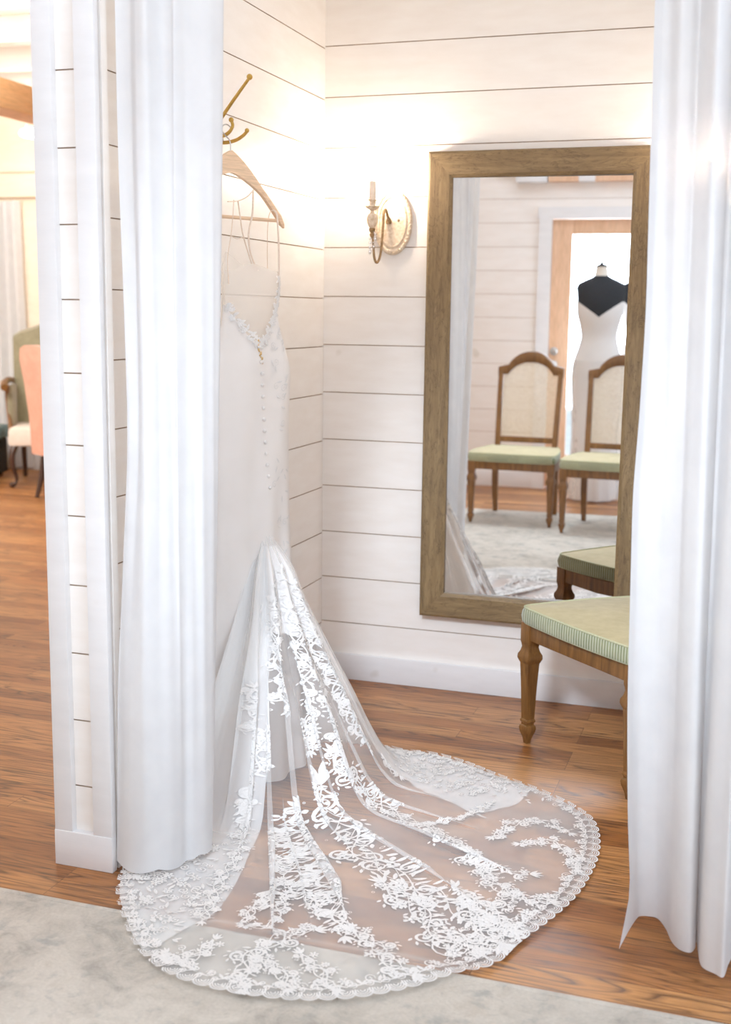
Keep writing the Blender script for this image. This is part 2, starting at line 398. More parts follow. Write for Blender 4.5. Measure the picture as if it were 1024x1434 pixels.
# the end of the left partition: two proud casings, a base block and a strip of boards between them
struct(MB().box(-.063, .1, -1.712, -1.686, 0, CZ).obj('wall_left_end', 'board', smooth=False))
board_wall('wall_left_end_boards', lambda l, d, z: (l, -1.7235 - d, z), -.02, .06, .08, CZ, [.209 + .1714 * k for k in range(19)], .0105)
struct(MB().box(-.063, -.012, -1.743, -1.7225, 0, CZ, bev=.002).obj('trim_left_casing', 'trim'))
struct(MB().box(.047, .1, -1.743, -1.7225, 0, CZ, bev=.002).obj('trim_inner_casing', 'trim'))
struct(MB().box(-.0635, .1005, -1.745, -1.7225, 0, .092, bev=.002).obj('trim_base_block', 'trim'))
def baseboard(name, x0, x1, y0, y1, h=.1):
    return struct(MB().box(x0, x1, y0, y1, 0, h, bev=.004).obj(name, 'trim'))
baseboard('baseboard_back', .016, 1.798, -.016, -.0006)
baseboard('baseboard_left', .0006, .016, -1.684, -.0006)
baseboard('baseboard_right', 1.783, 1.799, -1.684, -.0165)
# the wall behind the camera, with the glazed door that the mirror shows
board_wall('wall_front', lambda l, d, z: (l, -5.06 + d, z), -6.5, 4.2, 0, CZ, [g + .03 for g in GZ], .12, holes=[(.332, 1.25, 2.03)])
baseboard('baseboard_front_left', -6.5, .238, -5.0594, -5.044, .12)
baseboard('baseboard_front_right', 1.345, 4.2, -5.0594, -5.044, .12)
tm = MB()
tm.box(.238, .332, -5.0595, -5.035, 0, 2.03); tm.box(1.25, 1.344, -5.0595, -5.035, 0, 2.03); tm.box(.228, 1.354, -5.0595, -5.033, 2.03, 2.112)
struct(tm.obj('trim_door_casing', 'trim', smooth=False))
tm = MB().box(-.08, 3.4, -5.0595, -4.99, 2.36, 2.50)
struct(tm.obj('trim_front_header', 'trim', smooth=False))
struct(MB().box(.30, 3.4, -5.0595, -4.98, 2.29, 2.3595).obj('beam_front_wall', 'doorwood', smooth=False))
for i, x in enumerate((.06, .52, .98)):
    struct(MB().box(x, x + .12 if i else x + .23, -5.0595, -4.96, 2.285, 2.3595, bev=.01).obj('trim_header_bracket', 'trim'))
door = bpy.data.objects.new('door_1', None); COL.objects.link(door); door.location = (.79, -5.10, 0); struct(door)
dl = MB()
dl.box(-.456, -.306, -.02, .02, .01, 2.026, bev=.004); dl.box(.306, .456, -.02, .02, .01, 2.026, bev=.004)
dl.box(-.306, .306, -.02, .02, 1.915, 2.026, bev=.004); dl.box(-.306, .306, -.02, .02, .01, .26, bev=.004)
dl.obj('door_leaf', 'doorwood', door)
MB().box(-.31, .31, -.004, .004, .25, 1.92).obj('door_pane', 'glass', door, smooth=False)
kn = MB().lathe([(0, .028), (.006, .03), (.012, .02), (.03, .012), (.036, .026), (.052, .03), (.062, .02), (.066, .001)], 20)
ko = kn.obj('door_knob', 'steel', door); ko.rotation_euler = (-PI / 2, 0, 0); ko.location = (-.415, .02, .95)
db = MB().lathe([(0, .03), (.014, .03), (.018, .024), (.022, .001)], 20).obj('door_deadbolt', 'steel', door); db.rotation_euler = (-PI / 2, 0, 0); db.location = (-.415, .02, 1.05)
struct(MB().box(-3, 5, -12, -5.25, -.12, -.02).obj('ground', 'outside', smooth=False))
# side and far walls
wr = MB(); wr.box(4.2, 4.3, -5.06, -4.3, 0, CZ); wr.box(4.2, 4.3, -2.3, 4.75, 0, CZ); wr.box(4.2, 4.3, -4.3, -2.3, 0, .75); wr.box(4.2, 4.3, -4.3, -2.3, 2.45, CZ)
struct(wr.obj('wall_right_room', 'board', smooth=False))
wf = MB(); wf.box(4.17, 4.29, -4.3, -4.22, .75, 2.45); wf.box(4.17, 4.29, -2.38, -2.3, .75, 2.45); wf.box(4.17, 4.29, -4.22, -2.38, .75, .83); wf.box(4.17, 4.29, -4.22, -2.38, 2.37, 2.45); wf.box(4.19, 4.27, -3.33, -3.27, .83, 2.37)
win = struct(wf.obj('window_1', 'trim', smooth=False))
MB().box(4.225, 4.235, -4.22, -2.38, .83, 2.37).obj('window_pane', 'glass', win, smooth=False)
struct(MB().box(-6.6, -6.5, -5.06, 4.75, 0, CZ).obj('wall_left_room', 'farwall', smooth=False))
struct(MB().box(-6.6, 4.3, 4.75, 4.85, 0, CZ).obj('wall_far', 'farwall', smooth=False))
baseboard('baseboard_far', -6.5, 4.2, 4.73, 4.7494, .16)
struct(MB().box(-6.5, 4.2, 4.67, 4.7494, 2.30, 2.50, bev=.006).obj('trim_far_header', 'farwall'))
struct(MB().box(-6.5, 4.2, 4.64, 4.7494, 2.50, 2.54, bev=.004).obj('trim_far_ledge', 'farwall'))
struct(MB().box(-6.5, 4.2, 4.6, 4.7494, 3.16, 3.35, bev=.01).obj('trim_far_crown', 'ceil'))
struct(MB().box(-3.22, -3.0, 1.0, 4.7494, 2.60, 2.78, bev=.006).obj('beam_far_room', 'beamwood'))
for i, y in enumerate((1.6, 2.4, 3.2, 4.0)):
    struct(MB().box(-6.5, -.1, y, y + .12, 3.18, 3.3495).obj('beam_ceiling_white', 'ceil', smooth=False))

# ------------------------------------------------------------------ rug
rg = MB()
def rugf(u, v):
    return (-2.2 + 5.2 * u, -4.95 + 3.035 * v, .007)
rg.box(-2.2, 3.0, -3.95, -1.915, .0005, .007, bev=.002)
rug = rg.obj('area_rug', 'rug')
tag(rug, 'pale grey distressed area rug on the oak floor in the foreground', 'rug')
eb = MB().box(-2.2, 3.0, -1.93, -1.9145, .0006, .0085, bev=.002)
eb.obj('bound_edge', 'rug', rug)

# ------------------------------------------------------------------ mirror
mir = thing('wall_mirror', 'tall rectangular mirror in a weathered grey-brown wood frame on the boarded back wall', 'mirror', (.799, 0, .288))
W2, HH, FW = .396, 1.652, .0895
def stile(sg):
    mb = MB()
    def sec(z_out, z_in):   # outer edge, front outer, front inner, lip, back inner
        return [(sg * W2, -.001, z_out), (sg * W2, -.05, z_out), (sg * (W2 - .008), -.055, z_out + (z_in - z_out) * .09), (sg * (W2 - FW + .012), -.055, z_in + (z_out - z_in) * .13), (sg * (W2 - FW), -.049, z_in), (sg * (W2 - FW), -.001, z_in)]
    mb.loft([sec(0, FW), sec(HH, HH - FW)])
    return mb
def rail(top):
    mb = MB(); zo, zi = (HH, HH - FW) if top else (0, FW)
    def sec(sg):
        xo, xi = sg * W2, sg * (W2 - FW)
        return [(xo, -.001, zo), (xo, -.05, zo), (xo + (xi - xo) * .09, -.055, zo + (zi - zo) * .09), (xi + (xo - xi) * .13, -.055, zi + (zo - zi) * .13), (xi, -.049, zi), (xi, -.001, zi)]
    mb.loft([sec(-1), sec(1)])
    return mb
stile(-1).obj('frame_stile', 'framev', mir, angle=20); stile(1).obj('frame_stile', 'framev', mir, angle=20)
rail(True).obj('frame_rail', 'frameh', mir, angle=20); rail(False).obj('frame_rail', 'frameh', mir, angle=20)
gx, gz = W2 - FW + .002, .738
def gy(x, z): return -.030 + x * math.tan(math.radians(2.1)) - (z - HH / 2) * .0063
gl = MB().add([(x, gy(x, z), z) for x, z in ((-gx, FW - .002), (gx, FW - .002), (gx, HH - FW + .002), (-gx, HH - FW + .002))], [(0, 1, 2, 3)])
gl.obj('mirror_glass', 'mirror', mir, smooth=False)
MB().box(-W2 + .01, W2 - .01, -.006, -.0012, .01, HH - .01).obj('backing_board', 'mirror_back', mir, smooth=False)

# ------------------------------------------------------------------ wall sconces
def sconce(label, loc, bulb='bulb'):
    t = thing('wall_sconce', label, 'wall lamp', loc, 0, 'candle sconces flanking the mirror')
    mb = MB()
    rings = [(-.0008, .071, .114), (-.008, .073, .116), (-.014, .070, .112), (-.015, .061, .101), (-.011, .058, .097), (-.011, .055, .093), (-.016, .053, .090), (-.017, .050, .086), (-.012, .047, .082), (-.014, .024, .046), (-.016, .0008, .002)]
    mb.loft([[(rx * math.cos(2 * PI * k / 48), y, rz * math.sin(2 * PI * k / 48)) for k in range(48)] for y, rx, rz in rings])
    for k in range(44):
        a = 2 * PI * k / 44
        mb.ball((.0655 * math.cos(a), -.014, .1065 * math.sin(a)), .0062, 7)
    bp = mb.obj('backplate', 'sconce', t)
    MB().ball((.024, -.018, .004), .005, 8).obj('screw_cap', 'sconce_dark', bp)
    arm = spline([(-.012, -.014, .006), (-.013, -.034, .022), (-.016, -.044, .040), (-.02, -.052, .030), (-.02, -.06, -.02), (-.022, -.072, -.10), (-.026, -.083, -.135), (-.033, -.092, -.145), (-.039, -.098, -.125), (-.042, -.104, -.07), (-.0435, -.11, -.036)], 8)
    am = MB().tube(arm, .0046, 10); am.lathe([(-.012, .009), (-.004, .011), (.004, .008), (.01, .005)], 12, (-.012, -.02, .004))
    am.obj('arm', 'sconce_dark', t)
    cx, cy = -.044, -.11
    st = MB().lathe([(-.062, .0015), (-.058, .006), (-.05, .0095), (-.044, .006), (-.038, .0105), (-.03, .0115), (-.026, .006)], 16, (cx, cy, 0))
    st.obj('finial', 'sconce_dark', t)
    b = MB().lathe([(-.028, .008), (-.02, .014), (-.008, .0195), (.006, .0205), (.018, .0155), (.024, .008), (.03, .0065), (.034, .010), (.04, .021), (.046, .0265), (.049, .0255), (.047, .014), (.05, .010), (.056, .0115), (.064, .0115), (.067, .018), (.07, .018), (.071, .009)], 22, (cx, cy, 0))
    b.obj('socket_cup', 'sconce', t)
    MB().lathe([(.069, .0105), (.072, .0112), (.132, .0112), (.135, .007), (.136, .001)], 16, (cx, cy, 0)).obj('candle_sleeve', 'candle', t)
    MB().lathe([(.1365, .005), (.145, .009), (.158, .012), (.172, .0095), (.186, .004), (.194, .0006)], 14, (cx, cy, 0)).obj('bulb', bulb, t)
    for k, (dx, dy, z0, n) in enumerate([(.004, .006, -.062, 3), (-.006, -.004, -.064, 4), (.016, -.012, -.05, 2)]):
        cr = MB()
        for j in range(n): cr.ball((cx + dx, cy + dy, z0 - .015 * j), .0052 if j < n - 1 else .006, 8, 0, 1.0 if j < n - 1 else 1.7)
        cr.tube([(cx + dx * .5, cy + dy * .5, z0 + .012), (cx + dx, cy + dy, z0 - .015 * n + .01)], .0008, 5)
        cr.obj('crystal_drop', 'crystal', t)
    return t
sconce('cream gilt candle sconce with oval plate on the back wall left of the mirror', (.264, 0, 1.707))
sconce('candle sconce behind the right curtain, its bulb glowing through the cloth', (1.402, 0, 1.745), 'bulb_dim')

# ------------------------------------------------------------------ coat hook on the left wall
hk = thing('coat_hook', 'antique brass coat hook with long upper arm and curled lower prongs on left wall', 'hook', (0, -1.03, 1.87))
MB().lathe([(.0005, .02), (.006, .021), (.01, .014), (.012, .002)], 18).obj('wall_plate', 'brass', hk)
hk.children[0].rotation_euler = (0, PI / 2, 0); hk.children[0].scale = (2.0, 1, 1)
a = spline([(.010, 0, .0), (.03, 0, .004), (.06, 0, .03), (.11, 0, .091), (.160, 0, .150)], 6)
MB().tube(a, [.0065 - .0022 * i / (len(a) - 1) for i in range(len(a))], 10).ball((.162, 0, .154), .0085, 12).obj('upper_arm', 'brass', hk)
a = spline([(.010, 0, .002), (.04, .0, -.010), (.08, .002, -.018), (.115, .004, -.013), (.138, .006, -.001), (.150, .006, .010)], 6)
MB().tube(a, [.006 - .0016 * i / (len(a) - 1) for i in range(len(a))], 10).ball((.151, .006, .013), .0065, 12).obj('lower_prong', 'brass', hk)
a = spline([(.010, 0, .004), (.05, -.006, .004), (.085, -.014, -.002), (.108, -.02, .006), (.119, -.02, .022), (.116, -.02, .036)], 6)
MB().tube(a, [.006 - .0016 * i / (len(a) - 1) for i in range(len(a))], 10).ball((.115, -.02, .039), .0072, 12).obj('lower_prong', 'brass', hk)
MB().tube([(.08, .001, -.014), (.085, -.014, .0)], .0025, 8).obj('bridge', 'steel', hk)

# ------------------------------------------------------------------ curtains
def fold_curtain(name, label, hemline, toprow, z_top, leftedge, nlev=60, flare=None):
    """cloth hung between a row of gathers above and the folded hem line on the floor"""
    H_ = spline([(x, y, 0) for x, y in hemline], 10); n = len(H_)
    L = [0]
    for i in range(1, n): L.append(L[-1] + (H_[i] - H_[i - 1]).length)
    tp = [(x, y) for x, y in toprow]
    T_ = spline([(x, y, 0) for x, y in tp], 14); LT = [0]
    for i in range(1, len(T_)): LT.append(LT[-1] + (T_[i] - T_[i - 1]).length)
    def tops(f):
        d = f * LT[-1]
        for i in range(1, len(T_)):
            if d <= LT[i] + 1e-9:
                k = (d - LT[i - 1]) / max(1e-9, LT[i] - LT[i - 1]); return T_[i - 1].lerp(T_[i], k)
        return T_[-1]
    N = n * 2
    def bot(f):
        d = f * L[-1]
        for i in range(1, n):
            if d <= L[i] + 1e-9:
                k = (d - L[i - 1]) / max(1e-9, L[i] - L[i - 1]); return H_[i - 1].lerp(H_[i], k)
        return H_[-1]
    mb = MB()
    def fn(u, v):
        b = bot(u); t = tops(u); e = v ** .8
        p = b.lerp(t, e)
        x = p.x + .004 * math.sin(u * 61 + v * 5) * v * (1 - v)
        y = p.y + .006 * math.sin(u * 37 + v * 7) * (v * (1 - v) * 2)
        if leftedge: 
            sh = smooth_tab(leftedge, v * z_top) ; w = max(0, 1 - u / (.5 if not flare else .16)); x += sh * w
        if flare:
            zz = v * z_top; w = max(0, 1 - u / .07) * max(0, 1 - zz / .11) ** 1.6; x += flare[0] * w; y += flare[1] * w
        zb = .020 + (.012 * (1 - abs(math.sin(u * 9))) if v < .02 else 0)
        return (x, y, zb + (z_top - zb) * v)
    mb.grid(fn, N, nlev)
    o = mb.obj(name, 'curtain', angle=180)
    return tag(o, label, 'curtain')

fold_curtain('curtain', 'white cotton curtain hanging at the left side of the alcove opening beside the post', 
    [(.107, -1.735), (.154, -1.757), (.202, -1.757), (.243, -1.730), (.258, -1.692), (.262, -1.662), (.280, -1.650), (.293, -1.612), (.284, -1.560), (.255, -1.545)],
    [(.131, -1.700), (.165, -1.688), (.19, -1.712), (.215, -1.715), (.232, -1.675), (.258, -1.668), (.275, -1.690), (.30, -1.65), (.325, -1.63), (.348, -1.585), (.33, -1.55)],
    2.42, [(0, 0), (.4, 0), (.76, .015), (1.11, .03), (1.36, .025), (1.76, .012), (2.42, 0)])
fold_curtain('curtain', 'white cotton curtain at the right side of the opening, in front of the green-seated chair',
    [(1.358, -1.625), (1.362, -1.585), (1.369, -1.565), (1.385, -1.554), (1.409, -1.553), (1.431, -1.592), (1.449, -1.652), (1.467, -1.687), (1.490, -1.700), (1.500, -1.68), (1.500, -1.640), (1.506, -1.672), (1.517, -1.730), (1.545, -1.752), (1.563, -1.762), (1.572, -1.71), (1.59, -1.65), (1.63, -1.62), (1.67, -1.68), (1.71, -1.69), (1.75, -1.63)],
    [(1.300, -1.60), (1.318, -1.585), (1.335, -1.60), (1.352, -1.635), (1.372, -1.625), (1.39, -1.60), (1.41, -1.64), (1.43, -1.665), (1.45, -1.63), (1.47, -1.60), (1.50, -1.65), (1.54, -1.67), (1.58, -1.61), (1.63, -1.66), (1.69, -1.61), (1.745, -1.64)],
    2.42, [(0, 0), (.1, -.003), (.3, -.012), (.6, -.018), (.95, -.018), (1.2, -.007), (1.45, 0), (2.42, 0)], flare=(-.014, -.115))
cr = thing('curtain_rod', 'slim brass curtain rod across the top of the alcove opening', 'curtain rod', (.1, -1.63, 2.435))
MB().tube([(.001, 0, 0), (1.659, 0, 0)], .011, 12).obj('rod', 'brass', cr)
LACE = [
    (0.05, [(-29.5, 0.31), (-27.0, 0.345), (-18.0, 0.39), (-20.0, 0.51), (-22.5, 0.63), (-24.0, 0.74), (-27.0, 0.84), (-27.0, 0.91), (-24.0, 0.97)]),
    (0.045, [(-24.0, 0.78), (-30.5, 0.94), (-31.0, 1.02), (-28.5, 1.09)]),
    (0.022, [(-21.5, 0.58), (-15.5, 0.62), (-9.0, 0.66), (1.0, 0.7)]),
    (0.04, [(-15.5, 0.78), (-8.5, 0.8), (-5.0, 0.86), (-7.5, 0.95)]),
    (0.035, [(-15.5, 0.86), (-12.5, 0.93), (-14.5, 1.0), (-18.0, 1.05)]),
    (0.085, [(-40.0, 0.35), (-40.0, 0.445), (-43.0, 0.61), (-42.5, 0.73), (-40.5, 0.84), (-39.5, 0.95), (-39.5, 1.06), (-40.0, 1.16)]),
    (0.07, [(-45.5, 0.8), (-44.5, 0.93), (-45.0, 1.07), (-43.5, 1.15)]),
    (0.06, [(-35.5, 0.9), (-36.5, 1.02), (-37.0, 1.13)]),
    (0.055, [(-56.5, 0.39), (-58.0, 0.46), (-57.5, 0.6), (-57.5, 0.73), (-56.5, 0.87), (-56.5, 1.0)]),
    (0.045, [(-62.0, 0.465), (-62.5, 0.59), (-61.0, 0.77), (-58.5, 0.88)]),
    (0.03, [(-63.5, 0.71), (-67.0, 0.81), (-70.0, 0.93)]),
    (0.03, [(-63.0, 0.78), (-66.0, 0.93), (-69.5, 0.95)]),
    (0.05, [(-60.0, 0.96), (-63.5, 0.97), (-66.5, 1.04), (-69.0, 1.09), (-69.0, 1.2)]),
    (0.04, [(-62.5, 1.07), (-61.0, 1.15), (-60.0, 1.22)]),
    (0.05, [(-55.0, 0.98), (-53.5, 1.05), (-53.5, 1.15), (-52.0, 1.21)]),
    (0.04, [(-67.5, 1.08), (-65.5, 1.12), (-64.5, 1.2)]),
    (0.035, [(-78.0, 1.07), (-75.5, 1.1), (-73.0, 1.01)]),
    (0.03, [(-27.0, 0.07), (-42.0, 0.09), (-52.0, 0.115), (-57.5, 0.155), (-58.5, 0.2), (-58.0, 0.245)]),
    (0.035, [(-29.0, 0.11), (-29.0, 0.155), (-32.5, 0.215), (-37.5, 0.255), (-41.0, 0.3)]),
    (0.03, [(-2.5, 0.09), (-5.0, 0.14), (-5.5, 0.19), (-5.5, 0.23), (-5.5, 0.28), (-2.0, 0.33)]),
    (0.032, [(-12.0, 0.15), (-18.5, 0.205), (-24.5, 0.25), (-26.0, 0.295), (-27.0, 0.34)]),
    (0.03, [(-77.0, 0.21), (-74.5, 0.26), (-69.0, 0.295), (-74.0, 0.35), (-74.0, 0.46)]),
    (0.02, [(-66.0, 0.27), (-66.5, 0.29), (-65.0, 0.32)]),
    (0.03, [(8.0, 0.36), (7.5, 0.41)]),
    (0.035, [(-76.0, 0.36), (-74.0, 0.54), (-75.5, 0.73), (-75.5, 0.93)]),
]

# ------------------------------------------------------------------ wooden hanger
HA = math.radians(65)
HC = Vector((.110, -1.045, 0))
hang = thing('clothes_hanger', 'pale beech clothes hanger on the brass hook, carrying the wedding dress', 'hanger', (HC.x, HC.y, 1.63), HA)
hb = MB(); L1 = []
for i in range(29):
    t = -1 + 2 * i / 28; ax = abs(t)
    x = t * .200
    z = .170 - .165 * (ax ** 1.15) + .012 * math.sin(PI * ax) 
    hw = .0105 + .021 * max(0, 1 - ax / .55) ** .8 + (.003 if ax > .9 else 0); th = .0065
    if i in (0, 28): hw *= .55; th *= .6
    L1.append([(x, -th, z - hw), (x, th, z - hw), (x, th * 1.3, z), (x, th, z + hw * .9), (x, -th, z + hw * .9), (x, -th * 1.3, z)])
hb.loft(L1); hb.obj('shoulder_bar', 'hanger', hang, angle=50)
MB().tube([(-.175, 0, .016), (.178, 0, .018)], .0052, 10).obj('trouser_bar', 'hanger', hang)
wire = spline([(0, 0, .19), (0, 0, .212), (-.004, 0, .226), (-.018, 0, .236), (-.03, 0, .248), (-.026, 0, .262), (-.010, 0, .266), (.006, 0, .256)], 6)
MB().tube(wire, .0017, 8).obj('wire_hook', 'steel', hang)

# ------------------------------------------------------------------ wedding dress
dress = thing('wedding_dress', 'white lace wedding dress hanging from the hanger, its sheer train fanned over the floor', 'dress', (0, 0, 0))
EV = Vector((math.cos(HA), math.sin(HA), 0)); NV = Vector((math.sin(HA), -math.cos(HA), 0))
D0 = Vector((.115, -1.055, 0))
def dpt(t, n, z): p = D0 + EV * t + NV * (n + .022); return Vector((p.x, p.y, z))
RIGHT = [(.0, .26), (.12, .245), (.35, .225), (.627, .206), (.83, .197), (1.04, .196), (1.21, .202), (1.255, .190), (1.317, .168), (1.379, .152), (1.46, .160), (1.56, .150)]
LEFTT = [(.0, -.15), (.35, -.13), (.65, -.10), (1.06, -.085), (1.21, -.085), (1.32, -.062), (1.40, -.05), (1.5, -.05), (1.58, -.03)]
DEPTH = [(0, .115), (.3, .095), (.65, .062), (1.0, .045), (1.21, .045), (1.32, .036), (1.5, .030)]
NECK = [(-.06, 1.47), (-.049, 1.40), (-.015, 1.355), (.037, 1.30), (.062, 1.302), (.092, 1.328), (.120, 1.375), (.136, 1.42), (.146, 1.47), (.152, 1.50), (.17, 1.50)]
FRONT = [(-.06, 1.50), (-.022, 1.55), (.012, 1.537), (.052, 1.515), (.079, 1.503), (.147, 1.502), (.17, 1.50)]
def dress_pt(phi, z):
    tr, tl = smooth_tab(RIGHT, z), smooth_tab(LEFTT, z); tc, hw = (tr + tl) / 2, (tr - tl) / 2
    c, s_ = math.cos(phi), math.sin(phi)
    dn = smooth_tab(DEPTH, z); 
    dn2 = dn if s_ > 0 else min(dn, .042)
    t = tc + hw * c
    pl = max(0, (1.0 - z)) * .014 * math.sin(phi * 9 + z * 2) + .0035 * math.sin(phi * 5 + z * 9)
    return dpt(t, (dn2) * s_ + (pl if s_ > 0 else 0) * abs(s_), z)
NPH = 96
def body(name, z0, z1f, rows, mat, phi0=0, phi1=2 * PI, off=0.0, neckside=None):
    mb = MB()
    def fn(u, v):
        phi = phi0 + (phi1 - phi0) * u
        zt = z1f
        if callable(z1f):
            zt = 1.4
            for _ in range(4):
                tr, tl = smooth_tab(RIGHT, zt), smooth_tab(LEFTT, zt); t = (tr + tl) / 2 + (tr - tl) / 2 * math.cos(phi); zt = z1f(t, phi)
        p = dress_pt(phi, z0 + (zt - z0) * v)
        return p + NV * (off * math.sin(phi))
    mb.grid(fn, NPH, rows)
    return mb.obj(name, mat, dress, angle=180)
body('skirt', .014, .92, 46, 'satin')
body('bodice', .92, lambda t, ph: smooth_tab(NECK, t), 30, 'satin', 0, PI)
body('front_bodice', .92, lambda t, ph: smooth_tab(FRONT, t), 30, 'sheerback', PI, 2 * PI)
def sheerfn(u, v):
    t = -.052 + .198 * u; zb = smooth_tab(NECK, t); zt = 1.50 + .04 * math.sin(PI * min(1, max(0, (t + .02) / .17))) * (1 - u)
    return dpt(t, .012 + .01 * math.sin(PI * u), zb - .01 + (max(zt, zb + .001) - zb + .01) * v)
MB().grid(sheerfn, 24, 16).obj('sheer_back_panel', 'sheerback', dress, angle=180)
def back_surface(t, z, off=.002):
    tr, tl = smooth_tab(RIGHT, z), smooth_tab(LEFTT, z); tc, hw = (tr + tl) / 2, (tr - tl) / 2
    c = max(-1, min(1, (t - tc) / hw)); p = dress_pt(math.acos(c), z); return p + NV * off
# straps
def strap(pts, r=.0026):
    MB().tube(spline([dpt(*p) for p in pts], 6), r, 6, flat=.5).obj('strap', 'strap', dress)
strap([(.150, .012, 1.49), (.154, .008, 1.56), (.157, .0, 1.63), (.158, -.008, 1.668), (.156, -.03, 1.672), (.154, -.04, 1.63), (.148, -.035, 1.51)])
strap([(.06, .004, 1.722), (.03, .012, 1.702), (-.005, .014, 1.688), (-.04, .012, 1.684)])
strap([(.06, .004, 1.724), (.05, .012, 1.66), (.034, .014, 1.60), (.04, .016, 1.545), (.062, .02, 1.50)])
strap([(-.005, .014, 1.688), (.002, .013, 1.655), (.012, .014, 1.60), (.034, .016, 1.54), (.05, .018, 1.50)])
strap([(-.02, .014, 1.690), (-.022, .013, 1.655), (-.03, .014, 1.60), (-.045, .016, 1.53), (-.045, .02, 1.46)])
strap([(-.03, .014, 1.592), (-.01, .016, 1.585), (.012, .016, 1.592)], .002)
# buttons and the beaded brooch at the point of the back opening
for k in range(12):
    z = 1.245 - .033 * k; t = .050 + .022 * (1.25 - z) / .3
    p = back_surface(t, z, .004)
    MB().ball((p.x, p.y, p.z), .0056, 10).obj('button', 'satin', dress)
br = MB()
for k in range(16):
    z = 1.305 - .0042 * k; t = .043 + .004 * math.sin(k * 1.7) + .0009 * k
    p = dpt(t, .046 - .004, z); br.ball(p, .0034 + .0012 * (k % 3 == 0), 7)
br.obj('brooch', 'gold', dress)

# ------------------------------------------------------------------ lace kit: flat shapes laid on any surface fn(a, b) -> point
class Lace:
    def __init__(s): s.mb = MB()
    def poly(s, pts, mp, lift=.0006):
        n = len(pts); cx = sum(p[0] for p in pts) / n; cy = sum(p[1] for p in pts) / n
        s.mb.add([mp(x, y, 0) for x, y in pts] + [mp(cx, cy, lift)], [(i, (i + 1) % n, n) for i in range(n)])
    def leaf(s, x, y, ang, ln, wd, mp):
        c, sn = math.cos(ang), math.sin(ang)
        prof = [(0, 0), (.15, .42), (.4, .8), (.66, .72), (.88, .36), (1, 0), (.88, -.36), (.66, -.72), (.4, -.8), (.15, -.42)]
        s.poly([(x + c * a * ln - sn * b * wd / 2, y + sn * a * ln + c * b * wd / 2) for a, b in prof], mp)
    def flower(s, x, y, r, mp, n=6, rot=0):
        for k in range(n):
            a = rot + 2 * PI * k / n
            s.leaf(x + .25 * r * math.cos(a), y + .25 * r * math.sin(a), a, r * .8, r * .62, mp)
        s.poly([(x + .28 * r * math.cos(2 * PI * k / 8), y + .28 * r * math.sin(2 * PI * k / 8)) for k in range(8)], mp, .0016)
    def stroke(s, pts, w, mp):
        vs = []; n = len(pts)
        for i, (x, y) in enumerate(pts):
            x0, y0 = pts[max(0, i - 1)]; x1, y1 = pts[min(n - 1, i + 1)]
            dx, dy = x1 - x0, y1 - y0; l = math.hypot(dx, dy) or 1
            ww = (w(i / (n - 1)) if callable(w) else w) / 2
            vs += [mp(x - dy / l * ww, y + dx / l * ww, 0), mp(x + dy / l * ww, y - dx / l * ww, 0)]
        s.mb.add(vs, [(2 * i, 2 * i + 1, 2 * i + 3, 2 * i + 2) for i in range(n - 1)])
    def scroll(s, x, y, ang, r, hand, mp, turns=1.35, w=.005):
        # a curl that leaves (x, y) along ang and winds up
        cx, cy = x - hand * math.sin(ang) * r, y + hand * math.cos(ang) * r
        a0 = ang - hand * PI / 2; pts = []
        N = 18
        for k in range(N + 1):
            q = k / N; rr = r * (1 - .78 * q); a = a0 + hand * q * turns * 2 * PI
            pts.append((cx + rr * math.cos(a), cy + rr * math.sin(a)))
        s.stroke(pts, lambda q: w * (.45 + .6 * math.sin(PI * min(1, q * 1.2))), mp)
        s.poly([(pts[-1][0] + w * .8 * math.cos(2 * PI * k / 7), pts[-1][1] + w * .8 * math.sin(2 * PI * k / 7)) for k in range(7)], mp)
    def ring(s, x, y, r, w, mp, a0=0, a1=2 * PI, n=12):
        s.stroke([(x + r * math.cos(a0 + (a1 - a0) * k / n), y + r * math.sin(a0 + (a1 - a0) * k / n)) for k in range(n + 1)], w, mp)
def train_map(th, s, lift=.0022):
    """local flat frame (a along +theta, b along +s, metres) at one point of the train"""
    def F(t, q): return Vector(surf(t, q))
    lt = max(s * PI / 180, .0016)
    dz = (smooth_tab(PROF, s + .004) - smooth_tab(PROF, max(.03, s - .004))) / .008
    ls = math.sqrt(1 + dz * dz)
    def mp(a, b, h=0):
        t = th + a / lt; q = max(.03, s + b / ls); q = min(q, hem(t) + .006)
        p = F(t, q); du = F(t + .4, q) - p; dv = F(t, q + .004) - p; n = du.cross(dv)
        if n.length > 1e-12:
            n.normalize()
            if n.z < 0: n = -n
        return p + n * (lift + h)
    return mp, lt, ls
RNG = random.Random(5)
